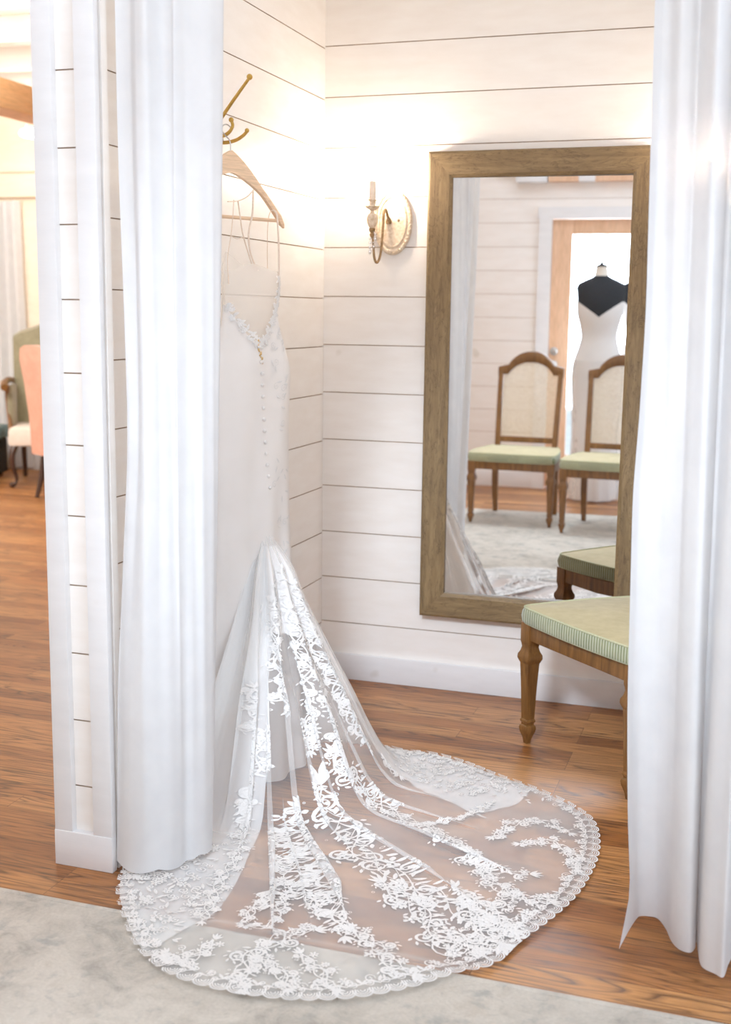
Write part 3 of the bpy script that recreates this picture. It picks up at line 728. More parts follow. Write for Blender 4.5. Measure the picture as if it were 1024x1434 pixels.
def band(lc, width, path):
    # resample the stem by length on the surface
    pts = spline([(a, b * 100, 0) for a, b in path], 10); pts = [(p.x, p.y / 100) for p in pts]
    P3 = [Vector(surf(*p)) for p in pts]; L = [0]
    for i in range(1, len(pts)): L.append(L[-1] + (P3[i] - P3[i - 1]).length)
    tot = L[-1]
    def at(d):
        for i in range(1, len(L)):
            if d <= L[i]:
                k = (d - L[i - 1]) / max(1e-9, L[i] - L[i - 1]); return (pts[i - 1][0] + (pts[i][0] - pts[i - 1][0]) * k, pts[i - 1][1] + (pts[i][1] - pts[i - 1][1]) * k)
        return pts[-1]
    def dirn(d):
        a, b = at(max(0, d - .012)), at(min(tot, d + .012)); mp, lt, ls = train_map(*at(d)); return mp, math.atan2((b[1] - a[1]) * ls, (b[0] - a[0]) * lt)
    hw = width * .80
    def off(an, o): return -math.sin(an) * o, math.cos(an) * o
    def wave(d): return math.sin(d / width * 2.1) * hw * .38
    # three sinuous stems that run side by side and cross
    for ph, ww in ((0, .0046), (.9, .0026), (PI, .0034)):
        seg = []; d = 0.0
        while d <= tot:
            mp, an = dirn(d); tp = min(1, .3 + min(d, tot - d) / (width + .01))
            w = math.sin(d / width * 2.1 + ph) * hw * .38 * tp
            for e in (-ww / 2, ww / 2): seg.append(mp(*off(an, w + e), 0))
            d += .005
        lc.mb.add(seg, [(2 * i, 2 * i + 1, 2 * i + 3, 2 * i + 2) for i in range(len(seg) // 2 - 1)])
    # scrolls with feathered backs, turn and turn about
    d = .006; sd = 1
    while d < tot:
        tp = min(1, .5 + min(d, tot - d) / (width * 1.2 + .01)); mp, an = dirn(d); h = hw * tp; r = h * RNG.uniform(.36, .50)
        x0, y0 = off(an, wave(d)); a0 = an + sd * RNG.uniform(.25, .6)
        lc.scroll(x0, y0, a0, r, sd, mp, RNG.uniform(1.15, 1.5), .0044 + .05 * h)
        if r > .011: lc.scroll(x0 + .003, y0, a0, r * .66, sd, mp, 1.1, .0030)
        cx, cy = x0 - sd * math.sin(a0) * r, y0 + sd * math.cos(a0) * r
        nl = 5 if r > .012 else 3
        for k in range(nl):
            a = a0 - sd * PI / 2 + sd * (.4 + k * 3.4 / nl)
            lc.leaf(cx + math.cos(a) * r * 1.08, cy + math.sin(a) * r * 1.08, a - sd * .75, h * (.42 - .03 * k), h * .17, mp)
        d += width * RNG.uniform(.42, .55) + .010; sd = -sd
    # fern leaves along the stems, graded to the tips
    d = .0
    while d < tot:
        tp = min(1, .4 + min(d, tot - d) / (width * 1.2 + .01)); mp, an = dirn(d); h = hw * tp
        for sg in (-1, 1):
            x0, y0 = off(an, wave(d) * RNG.uniform(.3, 1) + sg * h * RNG.uniform(0, .3)); ln = h * RNG.uniform(.36, .62)
            lc.leaf(x0, y0, an + sg * RNG.uniform(.55, 1.2), ln, ln * .40, mp)
        d += .0135 + width * .12
    # blossoms and seed dots
    d = width * .4
    while d < tot:
        mp, an = dirn(d); o = RNG.choice((-1, 1)) * hw * RNG.uniform(.25, .75)
        lc.flower(*off(an, o), hw * RNG.uniform(.26, .36) + .002, mp, RNG.choice((5, 6, 7)), RNG.random() * 3)
        for k in range(4):
            o = RNG.uniform(-1, 1) * hw; x, y = off(an, o); lc.ring(x, y, .0022 + .05 * width * RNG.random() * .5, .0016, mp, n=7)
        d += width * .9 + .014
    for dd, fl in ((0, PI), (tot, 0)):
        mp, an = dirn(dd)
        for k in range(4):
            q = (k - 1.5) * .45; lc.leaf(0, 0, an + fl + q, hw * (.95 - .12 * abs(k - 1.5)), hw * .26, mp)

# ------------------------------------------------------------------ train
TH0, TH1 = -106.0, 118.0
def tr_fn(u, v):
    th = TH0 + (TH1 - TH0) * u; h = hem(th) - .012
    s = h * (v ** 1.15)
    return surf(th, s)
train = MB().grid(tr_fn, 560, 130).obj('tulle_train', 'tulle', dress, angle=180)
def layer(name, t0, t1, s0f, s1f, nu, nv, mat, drop):
    def fn(u, v):
        th = t0 + (t1 - t0) * u; a, b = s0f(th), s1f(th)
        x, y, z = surf(th, a + (b - a) * v)
        return (x, y, z - drop + .0012 * math.sin(th * 1.7 + v * 9))
    return MB().grid(fn, nu, nv).obj(name, mat, dress, angle=180)
layer('lining_layer', -106, -60, lambda t: .02, lambda t: min(hem(t) - .012, lerp_tab([(-118, 2), (-81.5, 1.07), (-79, 1.0), (-74.2, .86), (-71.2, .6), (-68.7, .34), (-63, .17), (-60, .15)], t)), 150, 60, 'lining', .004)
layer('lining_layer', -7, 118, lambda t: lerp_tab([(-7, .70), (-5.4, .655), (2.1, .51), (14.9, .369), (27.2, .283), (40, .20), (52, .06), (76, .03)], t), lambda t: min(hem(t) - .012, lerp_tab([(-7, .715), (-5.4, .68), (2.9, .765), (12.3, .81), (20, 2)], t)), 150, 50, 'lining', .004)
layer('lining_layer', -106, 118, lambda t: .03, lambda t: lerp_tab([(-118, .3), (-70, .2), (-60, .13), (0, .15), (20, .26), (40, .30), (58, .3), (75, .25), (118, .18)], t), 150, 30, 'satin', .010)
for w, path in LACE:
    lc = Lace(); band(lc, w, path); lc.mb.obj('lace_applique', 'lace', train, smooth=False)
# two paisleys where the middle band meets the hem, and the flower medallion at the top of the train
lc = Lace()
for th, s, r0 in ((-42.5, 1.075, .052), (-36.5, 1.06, .046)):
    mp, lt, ls = train_map(th, s)
    for q in range(3): lc.scroll(-r0 * .6 + .004 * q, -.01 * q, .6 + q * .15, r0 * (1 - .2 * q), 1, mp, 1.5, .0042)
    for k in range(26):
        a = 2 * PI * k / 26; lc.leaf(r0 * 1.15 * math.cos(a), r0 * 1.15 * math.sin(a) + r0 * .2, a + .6, .016, .007, mp)
lc.mb.obj('lace_paisley', 'lace', train, smooth=False)
lc = Lace(); mp, lt, ls = train_map(-39.0, .275)
lc.flower(0, 0, .016, mp, 8); lc.ring(0, 0, .021, .002, mp)
for k in range(16): a = 2 * PI * k / 16; lc.leaf(.023 * math.cos(a), .023 * math.sin(a), a, .013, .008, mp)
for k in range(5): lc.flower(-.012 + .006 * k, .044 + .006 * (2 - abs(k - 2)), .008, mp, 5)
lc.mb.obj('lace_medallion', 'lace', train, smooth=False)
# scalloped border along the whole hem
lc = Lace(); th = -105.0; k = 0
while th < 112:
    h = hem(th); mp, lt, ls = train_map(th, h - .012, .0025)
    R_ = .0215
    for q, rr in enumerate((R_, R_ * .74, R_ * .5, R_ * .24)):
        lc.ring(0, -.006, rr, .0042 if q == 0 else .0028, mp, -.15, PI + .15, 12)
    lc.scroll(-R_ * .9, -.016, .5, .009, -1, mp, 1.2, .0034); lc.scroll(R_ * .9, -.020, PI - .4, .009, 1, mp, 1.2, .0034)
    lc.leaf(.004, -.024, -PI / 2 + .5 * (1 if k % 2 else -1), .022, .010, mp); lc.leaf(0, -.022, -PI / 2 - .9 * (1 if k % 2 else -1), .018, .008, mp)
    if k % 3 == 0: lc.flower(.004, -.042, .014, mp, 6, k)
    lc.stroke([(-.02, -.026), (-.008, -.022 - .006 * (k % 2)), (.006, -.024 + .004 * (k % 2)), (.02, -.027)], .0036, mp)
    if k % 2: lc.scroll(0, -.034, -PI / 2 + .3, .013, 1 if k % 4 == 1 else -1, mp, 1.2, .003)
    th += .0365 / max(lt, .004); k += 1
lc.mb.obj('lace_border', 'lace', train, smooth=False)
# wide bottom web of lace joining the middle band to the border (net of small rings), and the thick left wedge
lc = Lace()
for k in range(110):
    th = RNG.uniform(-47, -30); s = hem(th) - RNG.uniform(.035, .15)
    mp, lt, ls = train_map(th, s)
    c = RNG.random()
    if c < .4: lc.scroll(0, 0, RNG.uniform(0, 6.3), RNG.uniform(.007, .013), RNG.choice((-1, 1)), mp, 1.3, .0032)
    elif c < .7: lc.ring(0, 0, RNG.uniform(.004, .008), .0022, mp)
    else: lc.leaf(0, 0, RNG.uniform(0, 6.3), .02, .009, mp)
lc.mb.obj('lace_net', 'lace', train, smooth=False)
lc = Lace()
for k in range(330):
    th = RNG.uniform(-100, -77); s = hem(th) - .03 - (hem(th) - .55) * RNG.random() ** 1.3
    mp, lt, ls = train_map(th, s)
    c = RNG.random()
    if c < .45: lc.leaf(0, 0, RNG.uniform(0, 6.3), RNG.uniform(.018, .03), .010, mp)
    elif c < .8: lc.scroll(0, 0, RNG.uniform(0, 6.3), RNG.uniform(.008, .014), RNG.choice((-1, 1)), mp, 1.2, .0034)
    else: lc.flower(0, 0, .014, mp, 6, k)
lc.mb.obj('lace_applique', 'lace', train, smooth=False)
lc = Lace()
for k in range(260):
    th = RNG.uniform(4, 44); s0 = lerp_tab([(-7, .70), (2.1, .55), (14.9, .42), (27.2, .36), (45, .34)], th); s = s0 + (hem(th) - .03 - s0) * RNG.random()
    mp, lt, ls = train_map(th, s)
    c = RNG.random()
    if c < .45: lc.leaf(0, 0, RNG.uniform(0, 6.3), RNG.uniform(.016, .026), .009, mp)
    elif c < .8: lc.scroll(0, 0, RNG.uniform(0, 6.3), RNG.uniform(.007, .013), RNG.choice((-1, 1)), mp, 1.2, .0032)
    else: lc.flower(0, 0, .012, mp, 6, k)
lc.mb.obj('lace_applique', 'lace', train, smooth=False)
# lace edge of the back opening
def back_map(t0, z0, off=.004):
    def mp(a, b, h=0):
        p = dpt(t0 + a, 0, z0 + b); q = back_surface(t0 + a, min(z0 + b, 1.49), off + h); return Vector((q.x, q.y, z0 + b))
    return mp
lc = Lace()
edge = spline([(-.052, 1.40, 0), (-.015, 1.355, 0), (.037, 1.303, 0), (.062, 1.300, 0), (.092, 1.328, 0), (.120, 1.375, 0), (.136, 1.42, 0), (.147, 1.48, 0)], 5)
for i, p in enumerate(edge):
    mp = back_map(p.x, p.y)
    for q in range(3): lc.leaf(0, 0, RNG.uniform(0, 6.28), RNG.uniform(.014, .024), .010, mp)
    if i % 3 == 0: lc.flower(RNG.uniform(-.004, .004), -.008, .011, mp, 5, i)
lc.mb.obj('neckline_lace', 'lace', dress, smooth=False)
lc = Lace()
for k in range(46):
    t = RNG.uniform(.105, .17); z = RNG.uniform(.98, 1.36) if k % 2 else RNG.uniform(.6, 1.0)
    tr = smooth_tab(RIGHT, z)
    mp = back_map(min(t, tr - .03), z, .0025)
    lc.leaf(0, 0, RNG.uniform(0, 6.28), .022, .008, mp)
    if k % 3 == 0: lc.scroll(0, 0, RNG.uniform(0, 6.28), .011, 1, mp, 1.2, .0025)
lc.mb.obj('side_lace', 'lace', dress, smooth=False)

# ------------------------------------------------------------------ dining chairs
def make_chair(label, loc, rz, group):
    # local +y is the front; origin on the floor under the middle of the front feet
    t = thing('dining_chair', label, 'chair', loc, rz, group)
    FX, BX, DP = .258, .205, .44
    LEGP = [(0, .0115), (.012, .0135), (.02, .016), (.04, .026), (.052, .0285), (.06, .026), (.064, .0205), (.07, .021), (.074, .0255), (.08, .025), (.084, .0215), (.19, .0262), (.272, .0315), (.276, .035), (.288, .0415), (.300, .0405), (.312, .032), (.326, .0275), (.338, .030), (.344, .0325)]
    for sg in (-1, 1):
        l = MB(); l.lathe(LEGP, 4, (0, 0, 0), rot=PI / 4)
        for q in range(4):   # fluted panels let into the tapering faces
            a = q * PI / 2
            for off in (-.0075, .0075):
                zs = (.10, .255); vs = []
                for z in zs:
                    r = (.0215 + (.0315 - .0215) * (z - .084) / .188) * .7071 + .0016
                    for dw in (-.0022, .0022):
                        x, y = r, off * (.8 + .2 * (z > .2)) + dw; vs.append((x * math.cos(a) - y * math.sin(a), x * math.sin(a) + y * math.cos(a), z))
                l.add(vs, [(0, 1, 3, 2)])
        l.box(-.0235, .0235, -.0235, .0235, .343, .407, bev=.002)
        o = l.obj('leg', 'oak', t, angle=25); o.location = (sg * FX, 0, 0)
        b = MB(); b.loft([[(-.014, -.014, 0), (.014, -.014, 0), (.014, .014, 0), (-.014, .014, 0)], [(-.019, -.019 + .035, .2), (.019, -.019 + .035, .2), (.019, .019 + .035, .2), (-.019, .019 + .035, .2)], [(-.02, -.02 + .04, .405), (.02, -.02 + .04, .405), (.02, .02 + .04, .405), (-.02, .02 + .04, .405)]])
        o = b.obj('leg', 'oak', t); o.location = (sg * BX, -DP - .04, 0)
    r = MB()
    r.box(-FX + .0235, FX - .0235, -.019, .019, .352, .406, bev=.003); r.box(-BX + .02, BX - .02, -DP - .016, -DP + .016, .352, .406, bev=.003)
    for sg in (-1, 1):
        r.loft([[(sg * FX - .018, -.0235, .352), (sg * FX + .018, -.0235, .352), (sg * FX + .018, -.0235, .406), (sg * FX - .018, -.0235, .406)],
                [(sg * (FX + .004) - .018, -.22, .352), (sg * (FX + .004) + .018, -.22, .352), (sg * (FX + .004) + .018, -.22, .406), (sg * (FX + .004) - .018, -.22, .406)],
                [(sg * BX - .017, -DP + .02, .352), (sg * BX + .017, -DP + .02, .352), (sg * BX + .017, -DP + .02, .406), (sg * BX - .017, -DP + .02, .406)]])
    r.obj('seat_rail', 'oak', t)
    # sprung seat: ribbed side band, smooth top, piped edges
    def outline(g, k=96):
        # rounded trapezoid with a slightly bowed front; g = how far it swells out
        P = [(-FX - .026 - g, .030 + g), (FX + .026 + g, .030 + g), (BX + .022 + g, -DP - .004 - g), (-BX - .022 - g, -DP - .004 - g)]
        out = []
        for i in range(4):
            a, b = Vector(P[i]).to_3d(), Vector(P[(i + 1) % 4]).to_3d()
            for j in range(k // 4):
                q = j / (k // 4); p = a.lerp(b, q)
                if i == 0: p.y += .012 * math.sin(PI * q)
                if i in (1, 3): p.x += (1 if i == 1 else -1) * .018 * math.sin(PI * q)
                out.append(p)
        return out
    def smooth_loop(o, it=2):
        for _ in range(it): o = [(o[i - 1] + o[i] * 2 + o[(i + 1) % len(o)]) / 4 for i in range(len(o))]
        return o
    lp = [(z, smooth_loop(outline(g))) for z, g in ((.406, -.006), (.412, .0), (.43, .003), (.448, .000), (.458, -.005))]
    MB().loft([[(p.x, p.y, z) for p in o] for z, o in lp], True, False).obj('seat_band', 'seat_side', t)
    cen = Vector((0, -DP / 2 + .01, 0)); loops = []
    for k in range(9):
        f = 1 - k / 8.0; o = lp[-1][1]
        loops.append([((p.x - cen.x) * f + cen.x, (p.y - cen.y) * f + cen.y, .458 + .014 * (1 - f * f)) for p in o])
    MB().loft(loops[:-1] + [[(cen.x + (p.x - cen.x) * .01, cen.y + (p.y - cen.y) * .01, .472) for p in lp[-1][1]]], True, True).obj('seat_cushion', 'seat_top', t)
    pp = MB()
    for z, o in ((.4585, lp[-1][1]), (.4085, lp[0][1])):
        q = [(p.x * 1.004, p.y * 1.0, z) for p in o] ; pp.tube(q + [q[0]], .0034, 6, caps=False)
    pp.obj('piping', 'piping', t)
    # raked caned back with a serpentine crest
    by, rake, zb, zs, zc = -DP - .0, .10, .406, .975, 1.085
    def yb(z): return by - rake * ((z - zb) / (zs - zb)) ** 1.2 if z > zb else by
    def halfw(z): return BX - .012 + .010 * (z - zb) / (zs - zb)
    for sg in (-1, 1):
        p = MB(); L_ = []
        for i in range(9):
            z = zb + (zs - .02 - zb) * i / 8; x = sg * halfw(z); w = .0185 - .003 * i / 8
            L_.append([(x - w, yb(z) - .014, z), (x + w, yb(z) - .014, z), (x + w, yb(z) + .014, z), (x - w, yb(z) + .014, z)])
        p.loft(L_); p.obj('back_post', 'oak', t)
    def crest_top(u):   # u -1..1
        a = abs(u)
        return zs + .018 + (zc - zs - .018) * max(0.0, 1 - (a / .70) ** 2.3) ** .85 - (.0 if a < .75 else .012 * (a - .75) / .25)
    c = MB(); L_ = []; W = halfw(zs) + .018
    for i in range(41):
        u = -1 + i / 20; x = u * W; zt = crest_top(u); zl = zt - .072 + .018 * abs(u) ** 2 - (.012 if abs(u) > .86 else 0)
        y0 = yb((zt + zl) / 2)
        L_.append([(x, y0 - .013, zl), (x, y0 + .011, zl), (x, y0 + .016, zl + .012), (x, y0 + .016, zt - .014), (x, y0 + .008, zt), (x, y0 - .013, zt)])
    c.loft(L_); c.obj('crest_rail', 'oak', t)
    lo = MB(); lo.box(-halfw(.5) + .01, halfw(.5) - .01, yb(.5) - .012, yb(.5) + .012, .482, .52, bev=.003); lo.obj('lower_back_rail', 'oak', t)
    def cfn(u, v):
        uu = -1 + 2 * u; x = uu * (halfw(.8) - .012); z = .515 + (crest_top(uu * .93) - .055 - .515) * v
        return (x, yb(z) + .001, z)
    MB().grid(cfn, 24, 10).obj('cane_panel', 'cane', t)
    return t
ch = make_chair('oak dining chair with green velvet seat standing by the mirror, half behind the right curtain', (1.080, -.640, 0), math.atan2(-.346, .359), None)
ch.rotation_euler = (0, 0, math.radians(136.0))
make_chair('cane-backed oak chair with green seat, the whole chair seen left in the mirror', (.29, -3.42, .0075), math.radians(5), 'pair of chairs facing the mirror')
make_chair('cane-backed oak chair with green seat, cut off by the right edge of the mirror', (.895, -3.215, .0075), math.radians(6), 'pair of chairs facing the mirror')

# ------------------------------------------------------------------ dress forms by the door
def dress_form(label, glabel, loc):
    t = thing('dress_form', label, 'dress form', loc, 0, 'black dress forms in front of the glazed door')
    SH = [(.86, .145, .105), (.92, .168, .118), (1.0, .165, .115), (1.1, .135, .095), (1.18, .118, .085), (1.26, .132, .095), (1.34, .152, .112), (1.41, .160, .112), (1.47, .166, .098), (1.52, .172, .082), (1.55, .160, .068), (1.572, .118, .056), (1.592, .070, .05), (1.606, .052, .048)]
    b = MB(); b.loft([[(rx * math.cos(2 * PI * k / 36), ry * math.sin(2 * PI * k / 36), z) for k in range(36)] for z, rx, ry in SH])
    b.obj('torso', 'black', t, angle=60)
    MB().lathe([(1.605, .051), (1.62, .046), (1.66, .042), (1.668, .043)], 24).obj('neck', 'cream', t)
    MB().lathe([(1.668, .044), (1.676, .045), (1.682, .03), (1.69, .012), (1.70, .014), (1.706, .002)], 24).obj('neck_cap', 'black', t)
    MB().lathe([(.02, .016), (.86, .016)], 12).obj('pole', 'darkwood', t)
    st = MB()
    for k in range(3):
        a = k * 2 * PI / 3 + .4; st.tube([(0, 0, .16), (.06 * math.cos(a), .06 * math.sin(a), .10), (.11 * math.cos(a), .11 * math.sin(a), .015)], .012, 8)
    st.obj('tripod_base', 'darkwood', t)
    g = thing('bridal_gown', glabel, 'dress', loc, 0, 'white gowns on the dress forms')
    GP = [(.015, .165, .16), (.2, .16, .155), (.45, .158, .15), (.7, .17, .14), (.9, .182, .132), (1.0, .175, .124), (1.1, .144, .104), (1.18, .127, .094), (1.26, .141, .104), (1.34, .161, .121), (1.45, .170, .116)]
    TX = [(a, b_) for a, b_, c in GP]; TY = [(a, c) for a, b_, c in GP]
    def fn(u, v):
        ph = 2 * PI * u; s_ = math.sin(ph)
        zt = 1.425 - (.107 * max(0, 1 - abs(math.cos(ph)) / .92) if s_ > 0 else .0)
        z = .015 + (zt - .015) * v; w = 1 + .045 * max(0, 1 - z) * math.sin(ph * 11)
        return (smooth_tab(TX, z) * math.cos(ph) * w, smooth_tab(TY, z) * s_ * w, z)
    MB().grid(fn, 96, 44).obj('gown_body', 'satin', g, angle=180)
    def ov(u, v):
        ph = 2 * PI * u; z = .012 + 1.0 * v; w = 1.012 + .09 * (1 - v) + .04 * (1 - v) * math.sin(ph * 7)
        return (smooth_tab(TX, z) * math.cos(ph) * w, smooth_tab(TY, z) * math.sin(ph) * w, z)
    MB().grid(ov, 84, 20).obj('tulle_overlay', 'tulle', g, angle=180)
dress_form('black dress form before the glazed door, fully seen in the mirror', 'white gown with a pointed neckline on the black dress form left in the mirror', (.735, -4.62, 0))
dress_form('black dress form cut off by the right edge of the mirror', 'white gown on the dress form cut off by the right mirror edge', (1.045, -4.84, 0))

# ------------------------------------------------------------------ the far room seen left of the post
def cabriole(x0, y0, dx, dy, h, r0=.03):
    p = spline([(x0, y0, h), (x0 + dx * .035, y0 + dy * .035, h * .78), (x0 + dx * .03, y0 + dy * .03, h * .5), (x0 + dx * .0, y0 + dy * .0, h * .22), (x0 + dx * .015, y0 + dy * .015, h * .07), (x0 + dx * .045, y0 + dy * .045, .018)], 6)
    n = len(p); return MB().tube(p, [r0 * (1 - .62 * min(1, i / (n * .75))) for i in range(n)], 10).ball((x0 + dx * .045, y0 + dy * .045, .02), .022, 10)
sc1 = thing('side_chair', 'coral-backed upholstered side chair with dark legs, half hidden by the white post', 'chair', (-3.263, 3.42, 0), math.radians(-30))
# local +y is the front
st = MB().box(-.25, .25, -.05, .46, .34, .37, bev=.008); st.box(-.26, .26, -.06, .47, .37, .47, bev=.03); st.box(-.245, .245, -.04, .45, .47, .52, bev=.022)
st.obj('seat', 'striped', sc1)
bk = MB(); bk.loft([[(sx * w, y + d, z) for sx, d in ((-1, -.05), (1, -.05), (1, .05), (-1, .05))] for z, y, w in ((.32, -.10, .29), (.6, -.12, .275), (.85, -.16, .255), (1.02, -.20, .235), (1.10, -.22, .18), (1.125, -.225, .10))])
bko = bk.obj('backrest', 'coral', sc1, angle=60)
for sg in (-1, 1):
    cabriole(sg * .22, .42, sg * .7, .7, .36).obj('leg', 'darkwood', sc1)
    MB().tube([(sg * .21, -.09, .34), (sg * .21, -.12, .15), (sg * .21, -.16, .0)], [.024, .02, .017], 8).obj('leg', 'darkwood', sc1)
ac = thing('armchair', 'grey-green upholstered armchair with carved wooden arms behind the coral chair', 'chair', (-3.91, 4.30, 0), math.radians(208))
bk = MB(); L_ = []
for i in range(25):
    u = -1 + i / 12.0; zt = 1.20 + .09 * math.cos(u * PI * .5) ** 2 - .03 * (abs(u) > .85) * (abs(u) - .85) / .15
    L_.append([(u * .36, -.12, .35), (u * .36, -.19, zt - .02), (u * .36, -.26, zt), (u * .36, -.29, zt - .03), (u * .36, -.21, .35)])
bk.loft(L_); bk.obj('backrest', 'greenup', ac, angle=50)
MB().box(-.35, .35, -.14, .44, .32, .46, bev=.03).obj('seat', 'striped', ac)
for sg in (-1, 1):
    am = MB().tube(spline([(sg * .37, -.2, .80), (sg * .38, 0, .815), (sg * .39, .2, .80), (sg * .38, .30, .77)], 6), [.022] * 6 + [.026] * 6 + [.03] * 7, 10)
    am.obj('arm', 'oak', ac)
    MB().tube(spline([(sg * .37, .22, .78), (sg * .375, .16, .66), (sg * .36, .2, .5), (sg * .345, .24, .40)], 6), .02, 8).obj('arm_support', 'oak', ac)
    MB().box(sg * .355 - .02, sg * .355 + .02, -.14, .2, .44, .78, bev=.01).obj('side_panel', 'greenup', ac)
    cabriole(sg * .3, .40, sg * .7, .7, .33).obj('leg', 'darkwood', ac)
    MB().tube([(sg * .3, -.16, .33), (sg * .3, -.22, .0)], [.024, .018], 8).obj('leg', 'darkwood', ac)
ot = thing('ottoman', 'dark charcoal ottoman at the far left edge, a grey-teal cloth on top', 'ottoman', (-4.68, 4.02, 0), .25)
ob = MB().box(-.3, .3, -.3, .3, .03, .32, bev=.02); ob.obj('body', 'charcoal', ot)
MB().box(-.315, .315, -.315, .315, .32, .42, bev=.03).obj('top_pad', 'charcoal', ot)
ft = MB()
for sx in (-1, 1):
    for sy in (-1, 1): MB().lathe([(0, .016), (.035, .022)], 10, (sx * .25, sy * .25, 0)).obj('foot', 'darkwood', ot)
cl = MB()
def clf(u, v):
    x = -.34 + .68 * u; y = -.34 + .68 * v; e = max(abs(x), abs(y)); d = max(0, e - .322)
    return (x if abs(x) < .322 else math.copysign(.326 + .01 * math.sin(y * 30), x), y if abs(y) < .322 else math.copysign(.326 + .01 * math.sin(x * 30), y), .4245 + .004 * math.sin(x * 12) * math.sin(y * 9) + .004 - d * 5.5)
cl.grid(clf, 40, 40)
co = cl.obj('folded_cloth', 'teal', angle=180); co.location = (-4.68, 4.02, 0); co.rotation_euler = (0, 0, .25)
tag(co, 'grey-teal cloth draped over the dark ottoman at the far left', 'cloth')
def fc(u, v):
    z = .03 + 2.24 * v; x = -4.86 + .38 * u + .05 * (1 - v) * u
    return (x, 4.68 + .035 * math.sin(u * 26) + .01 * math.sin(v * 3 + u * 9), z)
fcm = MB().grid(fc, 80, 24).obj('curtain', 'curtain', angle=180)
tag(fcm, 'cream curtain hanging against the far wall at the left edge behind the ottoman', 'curtain')
fh = thing('wall_hook', 'small brass hook on the warm far wall above the armchair', 'hook', (-4.57, 4.749, 1.94))
MB().box(-.012, .012, -.006, -.001, -.05, .06, bev=.002).obj('hook_plate', 'brass', fh)
MB().tube(spline([(0, -.006, .03), (.03, -.04, .05), (.06, -.07, .10)], 5), .007, 8).obj('upper_prong', 'brass', fh)
MB().tube(spline([(0, -.006, -.02), (-.01, -.04, -.05), (-.02, -.06, -.02)], 5), .007, 8).obj('lower_prong', 'brass', fh)
lp = thing('ceiling_lamp', 'round glowing ring lamp in the far room below the wood beam', 'lamp', (-3.86, 4.2, 2.72))
MB().tube([(.2 * math.cos(2 * PI * k / 40), .2 * math.sin(2 * PI * k / 40), 0.0) for k in range(41)], .018, 10, caps=False).obj('glowing_ring', 'lampglow', lp)
rd = MB()
for k in range(3): rd.tube([(.2 * math.cos(k * 2.094), .2 * math.sin(k * 2.094), .02), (0, 0, .45)], .003, 6)
rd.tube([(0, 0, .45), (0, 0, .63)], .004, 6).obj('suspension', 'steel', lp)

# ------------------------------------------------------------------ light
def area(name, loc, target, sx, sy, power, col):
    l = bpy.data.lights.new(name, 'AREA'); l.shape = 'RECTANGLE'; l.size = sx; l.size_y = sy; l.energy = power; l.color = col
    o = bpy.data.objects.new(name, l); COL.objects.link(o); o.location = loc
    o.rotation_euler = (Vector(target) - Vector(loc)).to_track_quat('-Z', 'Y').to_euler()
    return o
area('window_daylight', (4.1, -3.3, 1.65), (0, -2.2, .9), 1.9, 1.6, 32, (.84, .92, 1))
area('front_fill', (2.9, -4.85, 1.9), (.6, -1.0, .8), 2.0, 1.8, 26, (.84, .92, 1))  # unseen fill lamp added before the solid front wall, no window here
area('door_daylight', (.79, -5.45, 1.45), (.7, -2.9, .95), .75, 1.8, 46, (.88, .94, 1))
area('alcove_top_fill', (.95, -.95, 2.74), (.95, -.95, 0), 1.1, .9, 4, (.92, .96, 1))  # soft fill added above the frame to lift the alcove, no fixture
area('room_bounce_fill', (.8, -3.2, 3.25), (.8, -3.2, 0), 2.6, 2.2, 30, (.88, .94, 1))  # unseen overhead fill standing in for light bounced off the ceiling
area('high_fill', (.5, -4.7, 2.72), (.7, -.8, .6), 2.4, .5, 14, (.88, .94, 1))
area('far_room_light', (-3.6, 1.6, 3.1), (-3.9, 3.6, 1.2), 1.8, 1.8, 190, (1, .9, .76))
area('left_room_fill', (-5.6, -2.0, 2.0), (-2.5, .5, .4), 1.6, 1.6, 95, (1, .93, .82))  # warm fill added to brighten the left room, its wall has no window
def spot(name, loc, target, power, ang, col, rad=.35, blend=.6):
    l = bpy.data.lights.new(name, 'SPOT'); l.energy = power; l.spot_size = math.radians(ang); l.spot_blend = blend; l.shadow_soft_size = rad; l.color = col
    o = bpy.data.objects.new(name, l); COL.objects.link(o); o.location = loc
    o.rotation_euler = (Vector(target) - Vector(loc)).to_track_quat('-Z', 'Y').to_euler()
spot('alcove_fill_spot', (.75, -4.8, 2.95), (.84, -.6, .40), 470, 27, (.9, .95, 1), .3, .5)  # unseen spot added to lift the alcove but not the post
spot('rug_fill_spot', (.4, -3.6, 3.2), (.3, -3.4, 0), 150, 42, (.92, .96, 1), .3, .7)  # unseen spot added to brighten the rug and chairs in the mirror
w = bpy.data.worlds.new('overcast_sky'); sc.world = w; w.use_nodes = True
nt = w.node_tree; bg = nt.nodes['Background']
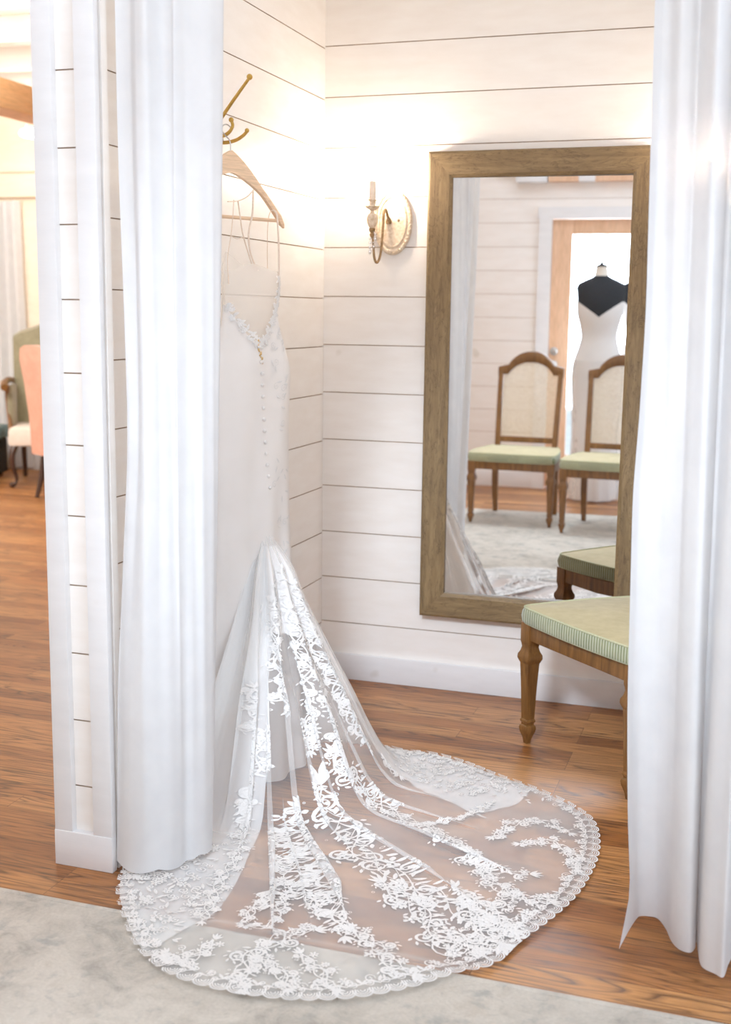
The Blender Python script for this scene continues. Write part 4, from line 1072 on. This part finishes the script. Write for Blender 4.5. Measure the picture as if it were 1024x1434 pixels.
tc = nt.nodes.new('ShaderNodeTexCoord'); nz = nt.nodes.new('ShaderNodeTexNoise'); nz.inputs['Scale'].default_value = 6; rp = nt.nodes.new('ShaderNodeValToRGB')
nt.links.new(tc.outputs['Generated'], nz.inputs['Vector']); nt.links.new(nz.outputs[0], rp.inputs[0])
rp.color_ramp.elements[0].position = .4; rp.color_ramp.elements[0].color = (.72, .82, .9, 1); rp.color_ramp.elements[1].position = .6; rp.color_ramp.elements[1].color = (1, 1, 1, 1)
nt.links.new(rp.outputs[0], bg.inputs[0]); bg.inputs[1].default_value = 1.6

# ------------------------------------------------------------------ camera
cam = bpy.data.cameras.new('camera'); co = bpy.data.objects.new('camera', cam); COL.objects.link(co)
yaw, pitch, roll = .32129, -.16441, .0127
fwd = Vector((-math.sin(yaw) * math.cos(pitch), math.cos(yaw) * math.cos(pitch), math.sin(pitch)))
right = Vector((math.cos(yaw), math.sin(yaw), 0)); up = right.cross(fwd)
r2 = math.cos(roll) * right + math.sin(roll) * up; u2 = -math.sin(roll) * right + math.cos(roll) * up
mt = Matrix((r2, u2, -fwd)).transposed().to_4x4(); mt.translation = (1.57603, -4.21835, 1.3884); co.matrix_world = mt
cam.sensor_fit = 'VERTICAL'; cam.sensor_height = 36.0; cam.lens = 36.0 * 1686.75 / 1434.0
cam.clip_start = .05; cam.clip_end = 60
cam.dof.use_dof = True; cam.dof.focus_distance = 3.35; cam.dof.aperture_fstop = 3.2
sc.camera = co
sc.view_settings.view_transform = 'Standard'; sc.view_settings.look = 'None'; sc.view_settings.exposure = 0.205; sc.view_settings.gamma = 1.15
sc.view_settings.use_white_balance = True; sc.view_settings.white_balance_temperature = 5850; sc.view_settings.white_balance_tint = 8
sc.cycles.transparent_max_bounces = 32; sc.cycles.max_bounces = 9; sc.cycles.diffuse_bounces = 5; sc.cycles.use_denoising = True; sc.cycles.adaptive_threshold = .03
sc.cycles.sample_clamp_indirect = 6.0; sc.cycles.caustics_reflective = False; sc.cycles.caustics_refractive = False
